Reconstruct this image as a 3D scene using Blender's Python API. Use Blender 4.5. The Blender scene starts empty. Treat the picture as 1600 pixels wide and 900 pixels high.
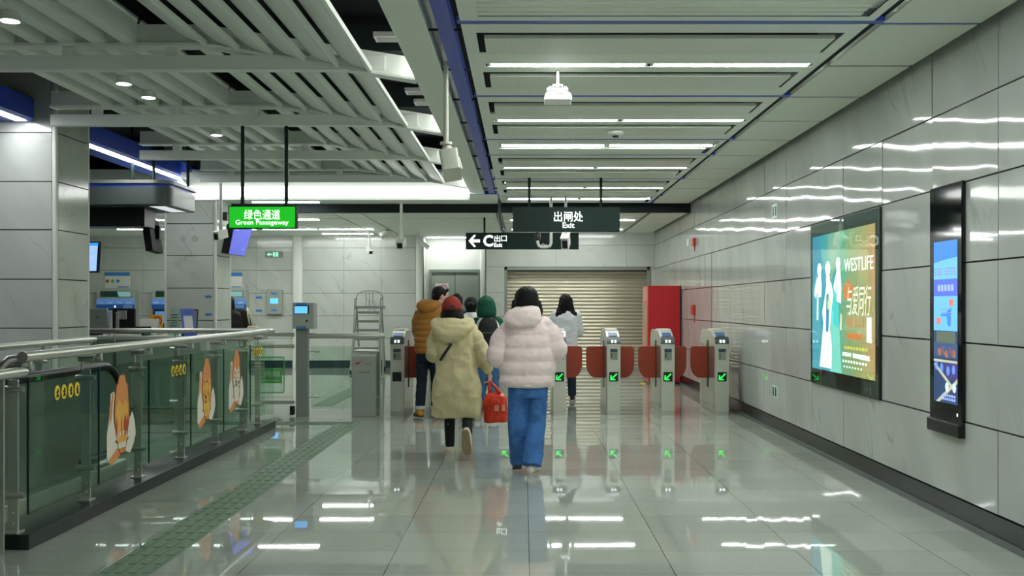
import bpy, bmesh, math, random
from mathutils import Vector, Matrix, noise as mnoise

SC = bpy.context.scene
COL = SC.collection

# ------------------------------------------------------------------ camera, world, exposure
F = 1556.0            # focal length in pixels of the 1600 px wide frame
CAMZ = 1.475
VX, VY = 818.0, 477.0
cam_d = bpy.data.cameras.new('camera')
cam_d.sensor_width = 36.0
cam_d.lens = 36.0 * F / 1600.0
cam_d.shift_x = -(VX - 800.0) / 1600.0
cam_d.shift_y = (VY - 450.0) / 1600.0
cam_d.clip_start = 0.05
cam = bpy.data.objects.new('camera', cam_d)
COL.objects.link(cam)
cam.location = (0, 0, CAMZ)
cam.rotation_euler = (math.radians(90), 0, 0)
SC.camera = cam

W = bpy.data.worlds.new('world')
SC.world = W
W.use_nodes = True
W.node_tree.nodes['Background'].inputs[0].default_value = (0.75, 0.85, 0.8, 1)
W.node_tree.nodes['Background'].inputs[1].default_value = 0.3

SC.view_settings.view_transform = 'Standard'
SC.view_settings.look = 'None'
SC.view_settings.exposure = 0.64
SC.view_settings.gamma = 1.0
SC.view_settings.use_curve_mapping = False
SC.cycles.use_denoising = True
SC.cycles.max_bounces = 10
SC.cycles.diffuse_bounces = 5
SC.cycles.transparent_max_bounces = 24
SC.cycles.caustics_reflective = False
SC.cycles.caustics_refractive = False
SC.cycles.sample_clamp_indirect = 6.0

TUBE = 30.0
COVE = 3.4            # emission of the long cove light
STRIP = 20.0

SIDECOVE = 6.0       # emission of the cove strip hidden beside the wide beam
R = random.Random(7)

def at(px, py, d):
    """point at depth d seen at pixel px, py of the 1600x900 photograph"""
    return Vector(((px - VX) * d / F, d, CAMZ - (py - VY) * d / F))

def X(px, d): return (px - VX) * d / F
def Z(py, d): return CAMZ - (py - VY) * d / F

# ------------------------------------------------------------------ materials
def lin(c):
    out = []
    for v in c[:3]:
        v /= 255.0
        out.append(v / 12.92 if v <= 0.04045 else ((v + 0.055) / 1.055) ** 2.4)
    return (out[0], out[1], out[2], 1.0)

MATS = {}
def mat(name, rgb=(200, 200, 200), rough=0.5, metal=0.0, emit=0.0, spec=0.5, noise=0.0, nscale=20.0, bump=0.0, bscale=40.0, coat=0.0):
    if name in MATS: return MATS[name]
    m = bpy.data.materials.new(name); m.use_nodes = True
    nt = m.node_tree; b = nt.nodes['Principled BSDF']
    c = lin(rgb)
    b.inputs['Base Color'].default_value = c
    b.inputs['Roughness'].default_value = rough
    b.inputs['Metallic'].default_value = metal
    b.inputs['Specular IOR Level'].default_value = spec
    if coat: b.inputs['Coat Weight'].default_value = coat
    if emit:
        b.inputs['Emission Color'].default_value = c
        b.inputs['Emission Strength'].default_value = emit
    if noise or bump:
        tc = nt.nodes.new('ShaderNodeTexCoord')
    if noise:
        n = nt.nodes.new('ShaderNodeTexNoise'); n.inputs['Scale'].default_value = nscale; n.inputs['Detail'].default_value = 4
        r = nt.nodes.new('ShaderNodeValToRGB')
        lo, hi = 1 - noise, 1 + noise
        r.color_ramp.elements[0].color = (c[0]*lo, c[1]*lo, c[2]*lo, 1); r.color_ramp.elements[0].position = 0.3
        r.color_ramp.elements[1].color = (min(1, c[0]*hi), min(1, c[1]*hi), min(1, c[2]*hi), 1); r.color_ramp.elements[1].position = 0.7
        nt.links.new(tc.outputs['Object'], n.inputs['Vector']); nt.links.new(n.outputs['Fac'], r.inputs['Fac'])
        nt.links.new(r.outputs['Color'], b.inputs['Base Color'])
    if bump:
        n2 = nt.nodes.new('ShaderNodeTexNoise'); n2.inputs['Scale'].default_value = bscale; n2.inputs['Detail'].default_value = 3
        bp = nt.nodes.new('ShaderNodeBump'); bp.inputs['Strength'].default_value = bump; bp.inputs['Distance'].default_value = 0.01
        nt.links.new(tc.outputs['Object'], n2.inputs['Vector']); nt.links.new(n2.outputs['Fac'], bp.inputs['Height'])
        nt.links.new(bp.outputs['Normal'], b.inputs['Normal'])
    MATS[name] = m
    return m

def glass_mat(name, tint, refl=0.06, rough=0.0):
    if name in MATS: return MATS[name]
    m = bpy.data.materials.new(name); m.use_nodes = True
    nt = m.node_tree
    for n in list(nt.nodes): nt.nodes.remove(n)
    o = nt.nodes.new('ShaderNodeOutputMaterial')
    mx = nt.nodes.new('ShaderNodeMixShader'); fr = nt.nodes.new('ShaderNodeFresnel'); fr.inputs['IOR'].default_value = 1.45
    tr = nt.nodes.new('ShaderNodeBsdfTransparent'); tr.inputs['Color'].default_value = lin(tint)
    gl = nt.nodes.new('ShaderNodeBsdfGlossy'); gl.inputs['Roughness'].default_value = rough
    gl.inputs['Color'].default_value = (0.8, 0.9, 0.85, 1)
    ge = nt.nodes.new('ShaderNodeNewGeometry'); iv = nt.nodes.new('ShaderNodeMath'); iv.operation = 'SUBTRACT'; iv.inputs[0].default_value = 1.0
    nt.links.new(ge.outputs['Backfacing'], iv.inputs[1])
    ml = nt.nodes.new('ShaderNodeMath'); ml.operation = 'MULTIPLY'; nt.links.new(fr.outputs[0], ml.inputs[0]); nt.links.new(iv.outputs[0], ml.inputs[1])
    nt.links.new(ml.outputs[0], mx.inputs[0]); nt.links.new(tr.outputs[0], mx.inputs[1]); nt.links.new(gl.outputs[0], mx.inputs[2])
    nt.links.new(mx.outputs[0], o.inputs['Surface'])
    MATS[name] = m
    return m

def marble_mat(name, rgb, vein, rough, rot, wob=0.12):
    m = bpy.data.materials.new(name); m.use_nodes = True
    nt = m.node_tree; N = nt.nodes; L = nt.links; b = N['Principled BSDF']
    tc = N.new('ShaderNodeTexCoord'); mp = N.new('ShaderNodeMapping')
    mp.inputs['Rotation'].default_value = rot
    L.new(tc.outputs['Object'], mp.inputs['Vector'])
    mp.vector_type = 'TEXTURE'; mp.inputs['Scale'].default_value = (1.0, 1.0, 4.2)
    wv = N.new('ShaderNodeTexNoise'); wv.inputs['Scale'].default_value = 1.5; wv.inputs['Detail'].default_value = 3; wv.inputs['Roughness'].default_value = 0.5
    L.new(mp.outputs['Vector'], wv.inputs['Vector'])
    sb = N.new('ShaderNodeMath'); sb.operation = 'SUBTRACT'; sb.inputs[1].default_value = 0.5; L.new(wv.outputs['Fac'], sb.inputs[0])
    ab = N.new('ShaderNodeMath'); ab.operation = 'ABSOLUTE'; L.new(sb.outputs[0], ab.inputs[0])
    r1 = N.new('ShaderNodeMapRange'); r1.inputs[1].default_value = 0.0; r1.inputs[2].default_value = 0.009; r1.inputs[3].default_value = 0.6; r1.inputs[4].default_value = 0.0
    L.new(ab.outputs[0], r1.inputs[0])
    n0 = N.new('ShaderNodeTexNoise'); n0.inputs['Scale'].default_value = 1.3; n0.inputs['Detail'].default_value = 3
    L.new(tc.outputs['Object'], n0.inputs['Vector'])
    r2 = N.new('ShaderNodeMapRange'); r2.inputs[1].default_value = 0.45; r2.inputs[2].default_value = 0.65
    L.new(n0.outputs['Fac'], r2.inputs[0])
    mul = N.new('ShaderNodeMath'); mul.operation = 'MULTIPLY'
    L.new(r1.outputs[0], mul.inputs[0]); L.new(r2.outputs[0], mul.inputs[1])
    n1 = N.new('ShaderNodeTexNoise'); n1.inputs['Scale'].default_value = 2.5; n1.inputs['Detail'].default_value = 6
    L.new(mp.outputs['Vector'], n1.inputs['Vector'])
    c = lin(rgb); v = lin(vein)
    r3 = N.new('ShaderNodeValToRGB')
    r3.color_ramp.elements[0].color = (c[0]*.93, c[1]*.93, c[2]*.93, 1); r3.color_ramp.elements[0].position = 0.35
    r3.color_ramp.elements[1].color = (min(1, c[0]*1.05), min(1, c[1]*1.05), min(1, c[2]*1.05), 1); r3.color_ramp.elements[1].position = 0.65
    L.new(n1.outputs['Fac'], r3.inputs['Fac'])
    mx = N.new('ShaderNodeMix'); mx.data_type = 'RGBA'
    L.new(mul.outputs[0], mx.inputs[0]); L.new(r3.outputs['Color'], mx.inputs[6]); mx.inputs[7].default_value = v
    L.new(mx.outputs[2], b.inputs['Base Color'])
    b.inputs['Roughness'].default_value = rough
    b.inputs['Specular IOR Level'].default_value = 0.6
    nb = N.new('ShaderNodeTexNoise'); nb.inputs['Scale'].default_value = 1.6; nb.inputs['Detail'].default_value = 1.0
    bp = N.new('ShaderNodeBump'); bp.inputs['Strength'].default_value = wob; bp.inputs['Distance'].default_value = 0.02
    L.new(tc.outputs['Object'], nb.inputs['Vector']); L.new(nb.outputs['Fac'], bp.inputs['Height'])
    L.new(bp.outputs['Normal'], b.inputs['Normal'])
    MATS[name] = m
    return m

def floor_mat():
    m = bpy.data.materials.new('polished_floor_tile'); m.use_nodes = True
    nt = m.node_tree; N = nt.nodes; L = nt.links; b = N['Principled BSDF']
    tc = N.new('ShaderNodeTexCoord'); sp = N.new('ShaderNodeSeparateXYZ')
    L.new(tc.outputs['Object'], sp.inputs[0])
    def line(sock, off, pitch, half):
        a = N.new('ShaderNodeMath'); a.operation = 'SUBTRACT'; L.new(sock, a.inputs[0]); a.inputs[1].default_value = off
        q = N.new('ShaderNodeMath'); q.operation = 'PINGPONG'; L.new(a.outputs[0], q.inputs[0]); q.inputs[1].default_value = pitch / 2
        t = N.new('ShaderNodeMath'); t.operation = 'LESS_THAN'; L.new(q.outputs[0], t.inputs[0]); t.inputs[1].default_value = half
        return t.outputs[0]
    lx = line(sp.outputs['X'], 0.033, 0.8, 0.0022)
    ly = line(sp.outputs['Y'], 5.98, 0.4967, 0.0028)
    s2 = N.new('ShaderNodeMath'); s2.operation = 'MULTIPLY'; L.new(ly, s2.inputs[0]); s2.inputs[1].default_value = 0.55
    mxm = N.new('ShaderNodeMath'); mxm.operation = 'MAXIMUM'; L.new(lx, mxm.inputs[0]); L.new(s2.outputs[0], mxm.inputs[1])
    n = N.new('ShaderNodeTexNoise'); n.inputs['Scale'].default_value = 170; n.inputs['Detail'].default_value = 3; n.inputs['Roughness'].default_value = 0.8
    L.new(tc.outputs['Object'], n.inputs['Vector'])
    r = N.new('ShaderNodeValToRGB')
    c = lin(FLOOR_RGB)
    r.color_ramp.elements[0].color = (c[0]*.62, c[1]*.62, c[2]*.62, 1); r.color_ramp.elements[0].position = 0.34
    r.color_ramp.elements[1].color = (c[0]*1.35, c[1]*1.35, c[2]*1.35, 1); r.color_ramp.elements[1].position = 0.66
    L.new(n.outputs['Fac'], r.inputs['Fac'])
    # tile to tile variation
    sn = N.new('ShaderNodeVectorMath'); sn.operation = 'SNAP'; sn.inputs[1].default_value = (0.8, 0.4967, 5)
    ad = N.new('ShaderNodeVectorMath'); ad.operation = 'SUBTRACT'; ad.inputs[1].default_value = (0.033, 5.98, 0)
    L.new(tc.outputs['Object'], ad.inputs[0]); L.new(ad.outputs[0], sn.inputs[0])
    wn = N.new('ShaderNodeTexWhiteNoise'); L.new(sn.outputs[0], wn.inputs['Vector'])
    mr = N.new('ShaderNodeMapRange'); mr.inputs[3].default_value = 0.93; mr.inputs[4].default_value = 1.06
    L.new(wn.outputs['Value'], mr.inputs[0])
    sc_ = N.new('ShaderNodeVectorMath'); sc_.operation = 'SCALE'; L.new(r.outputs['Color'], sc_.inputs[0]); L.new(mr.outputs[0], sc_.inputs['Scale'])
    mx = N.new('ShaderNodeMix'); mx.data_type = 'RGBA'
    L.new(mxm.outputs[0], mx.inputs[0]); L.new(sc_.outputs[0], mx.inputs[6]); mx.inputs[7].default_value = lin((62, 68, 62))
    L.new(mx.outputs[2], b.inputs['Base Color'])
    b.inputs['Roughness'].default_value = 0.02
    b.inputs['Specular IOR Level'].default_value = 0.62
    nb = N.new('ShaderNodeTexNoise'); nb.inputs['Scale'].default_value = 1.3
    bp = N.new('ShaderNodeBump'); bp.inputs['Strength'].default_value = 0.02; bp.inputs['Distance'].default_value = 0.02
    L.new(tc.outputs['Object'], nb.inputs['Vector']); L.new(nb.outputs['Fac'], bp.inputs['Height'])
    L.new(bp.outputs['Normal'], b.inputs['Normal'])
    return m

def perf_mat():
    m = bpy.data.materials.new('perforated_panel'); m.use_nodes = True
    nt = m.node_tree; N = nt.nodes; L = nt.links; b = N['Principled BSDF']
    tc = N.new('ShaderNodeTexCoord'); sp = N.new('ShaderNodeSeparateXYZ'); L.new(tc.outputs['Object'], sp.inputs[0])
    q = N.new('ShaderNodeMath'); q.operation = 'PINGPONG'; L.new(sp.outputs['X'], q.inputs[0]); q.inputs[1].default_value = 0.008
    mr = N.new('ShaderNodeMapRange'); mr.inputs[1].default_value = 0.0; mr.inputs[2].default_value = 0.008
    L.new(q.outputs[0], mr.inputs[0])
    c = lin(CEIL_RGB)
    mx = N.new('ShaderNodeMix'); mx.data_type = 'RGBA'
    L.new(mr.outputs[0], mx.inputs[0]); mx.inputs[6].default_value = (c[0]*.82, c[1]*.82, c[2]*.8, 1); mx.inputs[7].default_value = (c[0]*1.03, c[1]*1.03, c[2]*1.0, 1)
    L.new(mx.outputs[2], b.inputs['Base Color'])
    b.inputs['Roughness'].default_value = 0.4
    return m

WALL_RGB = (183, 188, 181)
FLOOR_RGB = (166, 173, 162)
CEIL_RGB = (234, 242, 229)
FIN_RGB = (241, 247, 239)

M_wall = marble_mat('marble_tile', WALL_RGB, (128, 136, 130), 0.05, (-0.42, 0.0, 0.0), 0.28)
M_col = marble_mat('marble_column_tile', (196, 201, 192), (140, 146, 140), 0.12, (0.0, -0.72, 0.3), 0.06)
M_joint = mat('dark_joint', (38, 44, 42), 0.7)
M_floor = floor_mat()
M_ceil = mat('ceiling_white_metal', CEIL_RGB, 0.42)
M_perf = perf_mat()
M_rib = mat('rib_metal', (222, 228, 220), 0.4)
M_fin = mat('fin_white', FIN_RGB, 0.45)
M_plenum = mat('plenum_dark', (16, 28, 25), 0.9)
M_duct = mat('duct_dark', (30, 46, 42), 0.8)
M_blue = mat('blue_metal', (52, 80, 186), 0.35)
M_black = mat('black_skirting', (22, 36, 31), 0.25)
M_blackpl = mat('black_plastic', (16, 22, 21), 0.35)
M_steel = mat('brushed_steel', (204, 206, 196), 0.3, 0.75)
M_gate = mat('gate_steel', (206, 208, 194), 0.3, 0.5)
M_white = mat('white_paint', (226, 228, 220), 0.45)
M_tube = mat('tube_glow', (251, 254, 253), 0.5, emit=TUBE)
M_cove = mat('cove_glow', (252, 254, 252), 0.5, emit=COVE)
M_strip = mat('strip_glow', (250, 252, 255), 0.5, emit=STRIP)
M_down = mat('downlight_glow', (255, 252, 246), 0.5, emit=9)
M_text = mat('sign_white_glow', (245, 252, 246), 0.5, emit=1.0)
M_signdark = mat('sign_dark_green', (20, 42, 36), 0.6, spec=0.25)
M_green = mat('sign_green_glow', (24, 165, 30), 0.4, emit=0.75)
M_glass = glass_mat('balustrade_glass', (230, 243, 235))
M_glassedge = mat('glass_edge', (14, 40, 34), 0.2)
M_glass2 = glass_mat('clear_glass', (238, 247, 242))

# ------------------------------------------------------------------ geometry helpers
def origin(o):
    v = Vector((0, 0, 0))
    while o is not None:
        v = v + Vector(o.location); o = o.parent
    return v

class MB:
    def __init__(s): s.v = []; s.f = []
    def add(s, vs, fs):
        k = len(s.v); s.v += [tuple(v) for v in vs]; s.f += [tuple(i + k for i in f) for f in fs]; return s
    def box(s, x0, x1, y0, y1, z0, z1):
        if x0 > x1: x0, x1 = x1, x0
        if y0 > y1: y0, y1 = y1, y0
        if z0 > z1: z0, z1 = z1, z0
        return s.add([(x0,y0,z0),(x1,y0,z0),(x1,y1,z0),(x0,y1,z0),(x0,y0,z1),(x1,y0,z1),(x1,y1,z1),(x0,y1,z1)],
              [(0,3,2,1),(4,5,6,7),(0,1,5,4),(1,2,6,5),(2,3,7,6),(3,0,4,7)])
    def rbox(s, x0, x1, y0, y1, z0, z1, r, n=4):
        """box with its four vertical edges rounded"""
        pts = []
        for cx, cy, a0 in ((x1-r, y1-r, 0), (x0+r, y1-r, 90), (x0+r, y0+r, 180), (x1-r, y0+r, 270)):
            for i in range(n + 1):
                a = math.radians(a0 + 90 * i / n); pts.append((cx + r*math.cos(a), cy + r*math.sin(a)))
        return s.prism([(p[0], p[1], z0) for p in pts], (0, 0, z1 - z0))
    def prism(s, poly, vec):
        n = len(poly); v = Vector(vec)
        a = [Vector(p) for p in poly]; b = [p + v for p in a]
        nrm = Vector((0, 0, 0))
        for i in range(n):
            nrm += a[i].cross(a[(i+1) % n])
        if nrm.dot(v) > 0: bot = tuple(reversed(range(n))); flip = False
        else: bot = tuple(range(n)); flip = True
        fs = [bot, tuple(n + i for i in (range(n) if not flip else reversed(range(n))))]
        for i in range(n):
            j = (i + 1) % n
            fs.append((i, j, n + j, n + i) if not flip else (j, i, n + i, n + j))
        return s.add(a + b, fs)
    def tube(s, pts, r, seg=12, caps=True):
        """round tube along a polyline; r a number or a list"""
        pts = [Vector(p) for p in pts]; n = len(pts)
        rs = r if isinstance(r, (list, tuple)) else [r] * n
        rings = []; up = None
        for i, p in enumerate(pts):
            t = (pts[min(i+1, n-1)] - pts[max(i-1, 0)]).normalized()
            if up is None:
                up = Vector((0, 0, 1)) if abs(t.z) < 0.9 else Vector((0, 1, 0))
            sx = t.cross(up).normalized(); up = sx.cross(t).normalized()
            rings.append([p + (sx*math.cos(2*math.pi*k/seg) + up*math.sin(2*math.pi*k/seg)) * rs[i] for k in range(seg)])
        return s.loft(rings, caps)
    def loft(s, rings, caps=True, closed=True):
        seg = len(rings[0]); vs = [p for rg in rings for p in rg]; fs = []
        m = seg if closed else seg - 1
        for i in range(len(rings) - 1):
            for k in range(m):
                k2 = (k + 1) % seg
                fs.append((i*seg + k, i*seg + k2, (i+1)*seg + k2, (i+1)*seg + k))
        if caps:
            fs.append(tuple(reversed(range(seg)))); fs.append(tuple((len(rings)-1)*seg + k for k in range(seg)))
        return s.add(vs, fs)
    def cyl(s, p0, p1, r, seg=16): return s.tube([p0, p1], r, seg)
    def ball(s, c, rad, seg=14, rings=8):
        rx, ry, rz = rad if isinstance(rad, (tuple, list)) else (rad,)*3
        rg = []
        for i in range(rings + 1):
            a = math.pi * i / rings
            rr = max(math.sin(a), 0.02)
            rg.append([(c[0] + rx*rr*math.cos(2*math.pi*k/seg), c[1] + ry*rr*math.sin(2*math.pi*k/seg), c[2] - rz*math.cos(a)) for k in range(seg)])
        return s.loft(rg)
    def turn(s, ang, about, axis='Z'):
        """turn everything collected so far"""
        M = Matrix.Translation(Vector(about)) @ Matrix.Rotation(ang, 4, axis) @ Matrix.Translation(-Vector(about))
        s.v = [tuple(M @ Vector(v)) for v in s.v]; return s
    def build(s, name, m, parent=None, smooth=False, bevel=0.0, keep=False):
        me = bpy.data.meshes.new(name)
        o0 = origin(parent)
        me.from_pydata([(v[0]-o0.x, v[1]-o0.y, v[2]-o0.z) for v in s.v], [], s.f)
        me.materials.append(m)
        bm = bmesh.new(); bm.from_mesh(me); bmesh.ops.recalc_face_normals(bm, faces=bm.faces); bm.to_mesh(me); bm.free()
        if smooth:
            for p in me.polygons: p.use_smooth = True
        o = bpy.data.objects.new(name, me); COL.objects.link(o); o.parent = parent
        if bevel:
            b = o.modifiers.new('Bevel', 'BEVEL'); b.width = bevel; b.segments = 2; b.limit_method = 'ANGLE'
        if smooth and smooth != 'all':
            try:
                me.set_sharp_from_angle(angle=math.radians(40))
            except Exception: pass
        return o

def struct(o):
    o['kind'] = 'structure'; return o

def tag(o, label, cat, group=None):
    o['label'] = label; o['category'] = cat
    if group: o['group'] = group
    return o

def thing(name, loc, label, cat, group=None):
    o = bpy.data.objects.new(name, None); o.empty_display_size = 0.1
    COL.objects.link(o); o.location = loc
    return tag(o, label, cat, group)

def copy_tree(o, parent=None):
    c = o.copy(); COL.objects.link(c)
    if parent is not None: c.parent = parent
    for ch in list(o.children): copy_tree(ch, c)
    return c

def text(string, name, m, center, width=None, height=None, rot=(90, 0, 0), parent=None, extrude=0.001, bold=0.0, shear=0.0):
    """lettering as a thin mesh, centred on a point, fitted to a width or height"""
    cu = bpy.data.curves.new(name, 'FONT'); cu.body = string; cu.size = 1.0; cu.extrude = 0.0; cu.offset = bold; cu.shear = shear
    cu.resolution_u = 3
    tmp = bpy.data.objects.new(name, cu); COL.objects.link(tmp)
    bpy.context.view_layer.update()
    dg = bpy.context.evaluated_depsgraph_get()
    me = bpy.data.meshes.new_from_object(tmp.evaluated_get(dg))
    bpy.data.objects.remove(tmp); bpy.data.curves.remove(cu)
    vs = [v.co.copy() for v in me.vertices]
    if not vs: return None
    x0, x1 = min(v.x for v in vs), max(v.x for v in vs); y0, y1 = min(v.y for v in vs), max(v.y for v in vs)
    sx = sy = None
    if width: sx = width / (x1 - x0)
    if height: sy = height / (y1 - y0)
    sx = sx or sy; sy = sy or sx
    E = Matrix.Rotation(math.radians(rot[2]), 4, 'Z') @ Matrix.Rotation(math.radians(rot[1]), 4, 'Y') @ Matrix.Rotation(math.radians(rot[0]), 4, 'X')
    c = Vector(center) - origin(parent)
    for v in me.vertices:
        v.co = c + E @ Vector(((v.co.x - (x0+x1)/2) * sx, (v.co.y - (y0+y1)/2) * sy, v.co.z + extrude))
    me.name = name; me.materials.clear(); me.materials.append(m)
    o = bpy.data.objects.new(name, me); COL.objects.link(o); o.parent = parent
    return o

ORD = ['first', 'second', 'third', 'fourth', 'fifth', 'sixth', 'seventh', 'eighth', 'ninth', 'tenth', 'eleventh', 'twelfth']

def plates(mb, axis, c0, c1, us, vs, gap, tilt=0.0):
    """tiles over a wall: axis the direction of thickness (c0..c1), us and vs the joint positions"""
    g = gap / 2; gu = gap * .24
    for i in range(len(us) - 1):
        for j in range(len(vs) - 1):
            u0, u1, v0, v1 = us[i] + gu, us[i+1] - gu, vs[j] + g, vs[j+1] - g
            if u1 <= u0 or v1 <= v0: continue
            d = [R.uniform(-tilt, tilt) for _ in range(3)]
            if axis == 'x':
                mb.add([(c0 + d[0], u0, v0), (c0 + d[1], u1, v0), (c0 + d[1] + d[2], u1, v1), (c0 + d[0] + d[2], u0, v1), (c1, u0, v0), (c1, u1, v0), (c1, u1, v1), (c1, u0, v1)],
                       [(0,3,2,1),(4,5,6,7),(0,1,5,4),(1,2,6,5),(2,3,7,6),(3,0,4,7)])
            else:
                mb.add([(u0, c0 + d[0], v0), (u1, c0 + d[1], v0), (u1, c0 + d[1] + d[2], v1), (u0, c0 + d[0] + d[2], v1), (u0, c1, v0), (u1, c1, v0), (u1, c1, v1), (u0, c1, v1)],
                       [(0,3,2,1),(4,5,6,7),(0,1,5,4),(1,2,6,5),(2,3,7,6),(3,0,4,7)])
    return mb
# ================================================================== the setting
WX = 2.95                       # right wall
ZC = CAMZ + 1.785               # hall ceiling
ZF = CAMZ + 1.63                # lower ceiling at the end of the hall
ROWS = [0.168, 0.695, 1.225, 1.76, 2.30, 2.826, 3.36, 4.2]
Y0, YB = -7.0, 22.4

struct(MB().box(-11.0, 3.3, Y0 - .3, 26.0, -0.2, 0.0).build('floor', M_floor))
struct(MB().box(-11.0, 3.3, Y0 - .3, 26.0, 4.2, 4.3).build('ceiling', M_plenum))
# right wall: tiles on a dark backing
us = [Y0] + [y for y in [6.19 + k - 14 for k in range(40)] if Y0 < y < 22.3] + [YB]
wr = struct(MB().box(WX + .03, WX + .3, Y0 - .3, 26.0, 0, 4.2).build('wall_right', M_joint))
t = struct(plates(MB(), 'x', WX, WX + .034, us, ROWS, 0.011, 0.0028).build('wall_right_tile', M_wall, wr))
struct(MB().box(WX - .012, WX + .03, Y0, YB, 0, .165).build('baseboard_right', M_black))
struct(MB().box(WX - .035, WX - .012, Y0, YB, 0, .035).build('trim_1', mat('grey_kerb', (96, 104, 98), 0.4)))
# end wall above and beside the shutter
XS0, XS1 = -.43, 2.84
w = struct(MB().box(-.86, XS0, YB + .03, 26, 0, 4.2).box(XS1, 3.1, YB + .03, 26, 0, 4.2).box(XS0, XS1, YB + .03, 26, 2.34, 4.2).build('wall_back', M_joint))
pb = MB()
plates(pb, 'y', YB, YB + .034, [-.86, .73, 2.31, WX], [2.34, 2.826, 3.36], .007)
plates(pb, 'y', YB, YB + .034, [-.86, XS0], [.168, .695, 1.225, 1.76, 2.34], .007)
plates(pb, 'y', YB, YB + .034, [XS1 + .03, WX], [0, 2.34], .007)
struct(pb.build('wall_back_tile', M_col, w))
# left stretch of the end wall
YL = 23.5
xs = [-11.0, -10.8, -9.9, -8.99, -8.1, -7.2, -6.31, -5.45]
w2 = struct(MB().box(-11, -2.4, YL + .03, 26, 0, 4.2).build('wall_left', M_joint))
pb = plates(MB(), 'y', YL, YL + .034, xs, ROWS[:-1], .008)
plates(pb, 'y', YL, YL + .034, [-5.21, -4.24, -3.36, -2.55], ROWS[:-1], .008)
struct(pb.build('wall_left_tile', M_col, w2))
struct(MB().box(-11, -2.46, YL - .02, YL + .03, 0, .16).build('baseboard_back', mat('blue_grey_skirting', (40, 62, 66), 0.3)))
# rounded pilasters
for i, (xa, xb, yy) in enumerate(((-5.45, -5.21, YL + .05), (-2.55, -2.38, YL + .1))):
    struct(MB().rbox(xa, xb, yy - .13, yy + .2, 0, 3.3, .06).build('column', M_white, smooth=True))
# alcove with the grey door
YD = 24.4
w3 = struct(MB().box(-2.4, -.86, YD + .03, 26, 0, 4.2).build('wall_alcove', M_joint))
pb = MB()
plates(pb, 'y', YD, YD + .034, [-2.4, -2.3], [0, .7, 1.225, 1.76, 2.34], .006)
plates(pb, 'y', YD, YD + .034, [-2.4, -1.0], [2.34, 2.9, 3.36], .006)
struct(pb.build('wall_alcove_tile', M_white, w3))
struct(MB().box(-.86, -.84, YB, YD + .1, 0, 4.2).box(-2.42, -2.38, YL, YD + .1, 0, 4.2).build('wall_alcove_side', M_white))
struct(MB().rbox(-1.06, -.9, YD - .1, YD + .05, 0, 3.2, .05).build('column', M_white, smooth=True))
M_door = mat('door_grey_green', (150, 160, 148), 0.4)
dr = MB().box(-2.24, -1.68, YD - .02, YD + .03, 0.01, 2.28).box(-1.67, -1.11, YD - .02, YD + .03, 0.01, 2.28).build('door_1', M_door, bevel=.004)
struct(dr)
struct(MB().box(-2.31, -2.24, YD - .06, YD + .03, 0, 2.35).box(-1.11, -1.04, YD - .06, YD + .03, 0, 2.35).box(-2.24, -1.11, YD - .06, YD + .03, 2.28, 2.35).build('door_frame', mat('door_frame_grey', (128, 140, 130), .4), dr))
struct(MB().cyl((-1.73, YD - .07, 1.0), (-1.73, YD - .07, 1.25), .012).cyl((-1.62, YD - .07, 1.0), (-1.62, YD - .07, 1.25), .012).build('door_handle', M_steel, dr))
# far left and rear closure of the hall
struct(MB().box(-11.2, -11.0, Y0, 26, 0, 4.2).build('wall_far_left', M_col))
struct(MB().box(-11.2, 3.3, Y0 - .3, Y0 - .2, 0, 4.2).build('wall_rear', M_col))

# rolling shutter
YS = YB + .3
FRAME = (MB().box(XS0 - .02, XS0 + .06, YB + .02, YS + .06, 0, 2.34).box(XS1 - .06, XS1 + .02, YB + .02, YS + .06, 0, 2.34)
            .box(XS0, XS1, YB + .02, YS + .1, 2.27, 2.34))
rings = []
nz = 28
for i in range(nz * 8 + 1):
    z = .02 + (2.25) * i / (nz * 8)
    ph = (i % 8) / 8.0
    y = YS - .028 * math.sin(math.pi * ph)
    rings.append([(XS0 + .05, y, z), (XS1 - .05, y, z)])
door2 = struct(MB().loft(rings, caps=False, closed=False).build('door_2', mat('shutter_metal', (206, 200, 178), .32, .75), smooth='all'))
struct(MB().box(XS0 + .05, XS1 - .05, YS - .03, YS + .02, 0, .07).build('shutter_bottom_bar', M_steel, door2))
struct(FRAME.build('shutter_frame', mat('shutter_frame_metal', (150, 156, 146), .4, .6), door2))

# columns
def column_shaft(x0, x1, y0, y1):
    c = struct(MB().box(x0 + .02, x1 - .02, y0 + .02, y1 - .02, 0, 4.2).build('column', M_joint))
    pb = MB()
    rows = [0.1] + ROWS[1:]
    plates(pb, 'y', y0, y0 + .03, [x0 + .03, x1 - .05], rows, .012)
    plates(pb, 'x', x1 - .03, x1, [y0 + .05, y1 - .03], rows, .012)
    plates(pb, 'x', x0, x0 + .03, [y0 + .03, y1 - .03], rows, .012)
    struct(pb.build('column_tile', M_col, c))
    struct(MB().rbox(x1 - .052, x1 + .003, y0 - .003, y0 + .052, 0, 4.2, .02).rbox(x0 - .003, x0 + .03, y0 - .003, y0 + .03, 0, 4.2, .01)
           .rbox(x1 - .03, x1 + .003, y1 - .03, y1 + .003, 0, 4.2, .01).build('column_corner', M_white, c, smooth=True))
    struct(MB().box(x0 - .01, x1 + .01, y0 - .01, y1 + .01, 0, .1).build('column_base', M_black, c))
column_shaft(-5.97, -5.10, 10.87, 11.70)
column_shaft(-5.95, -5.09, 16.5, 17.33)

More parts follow.
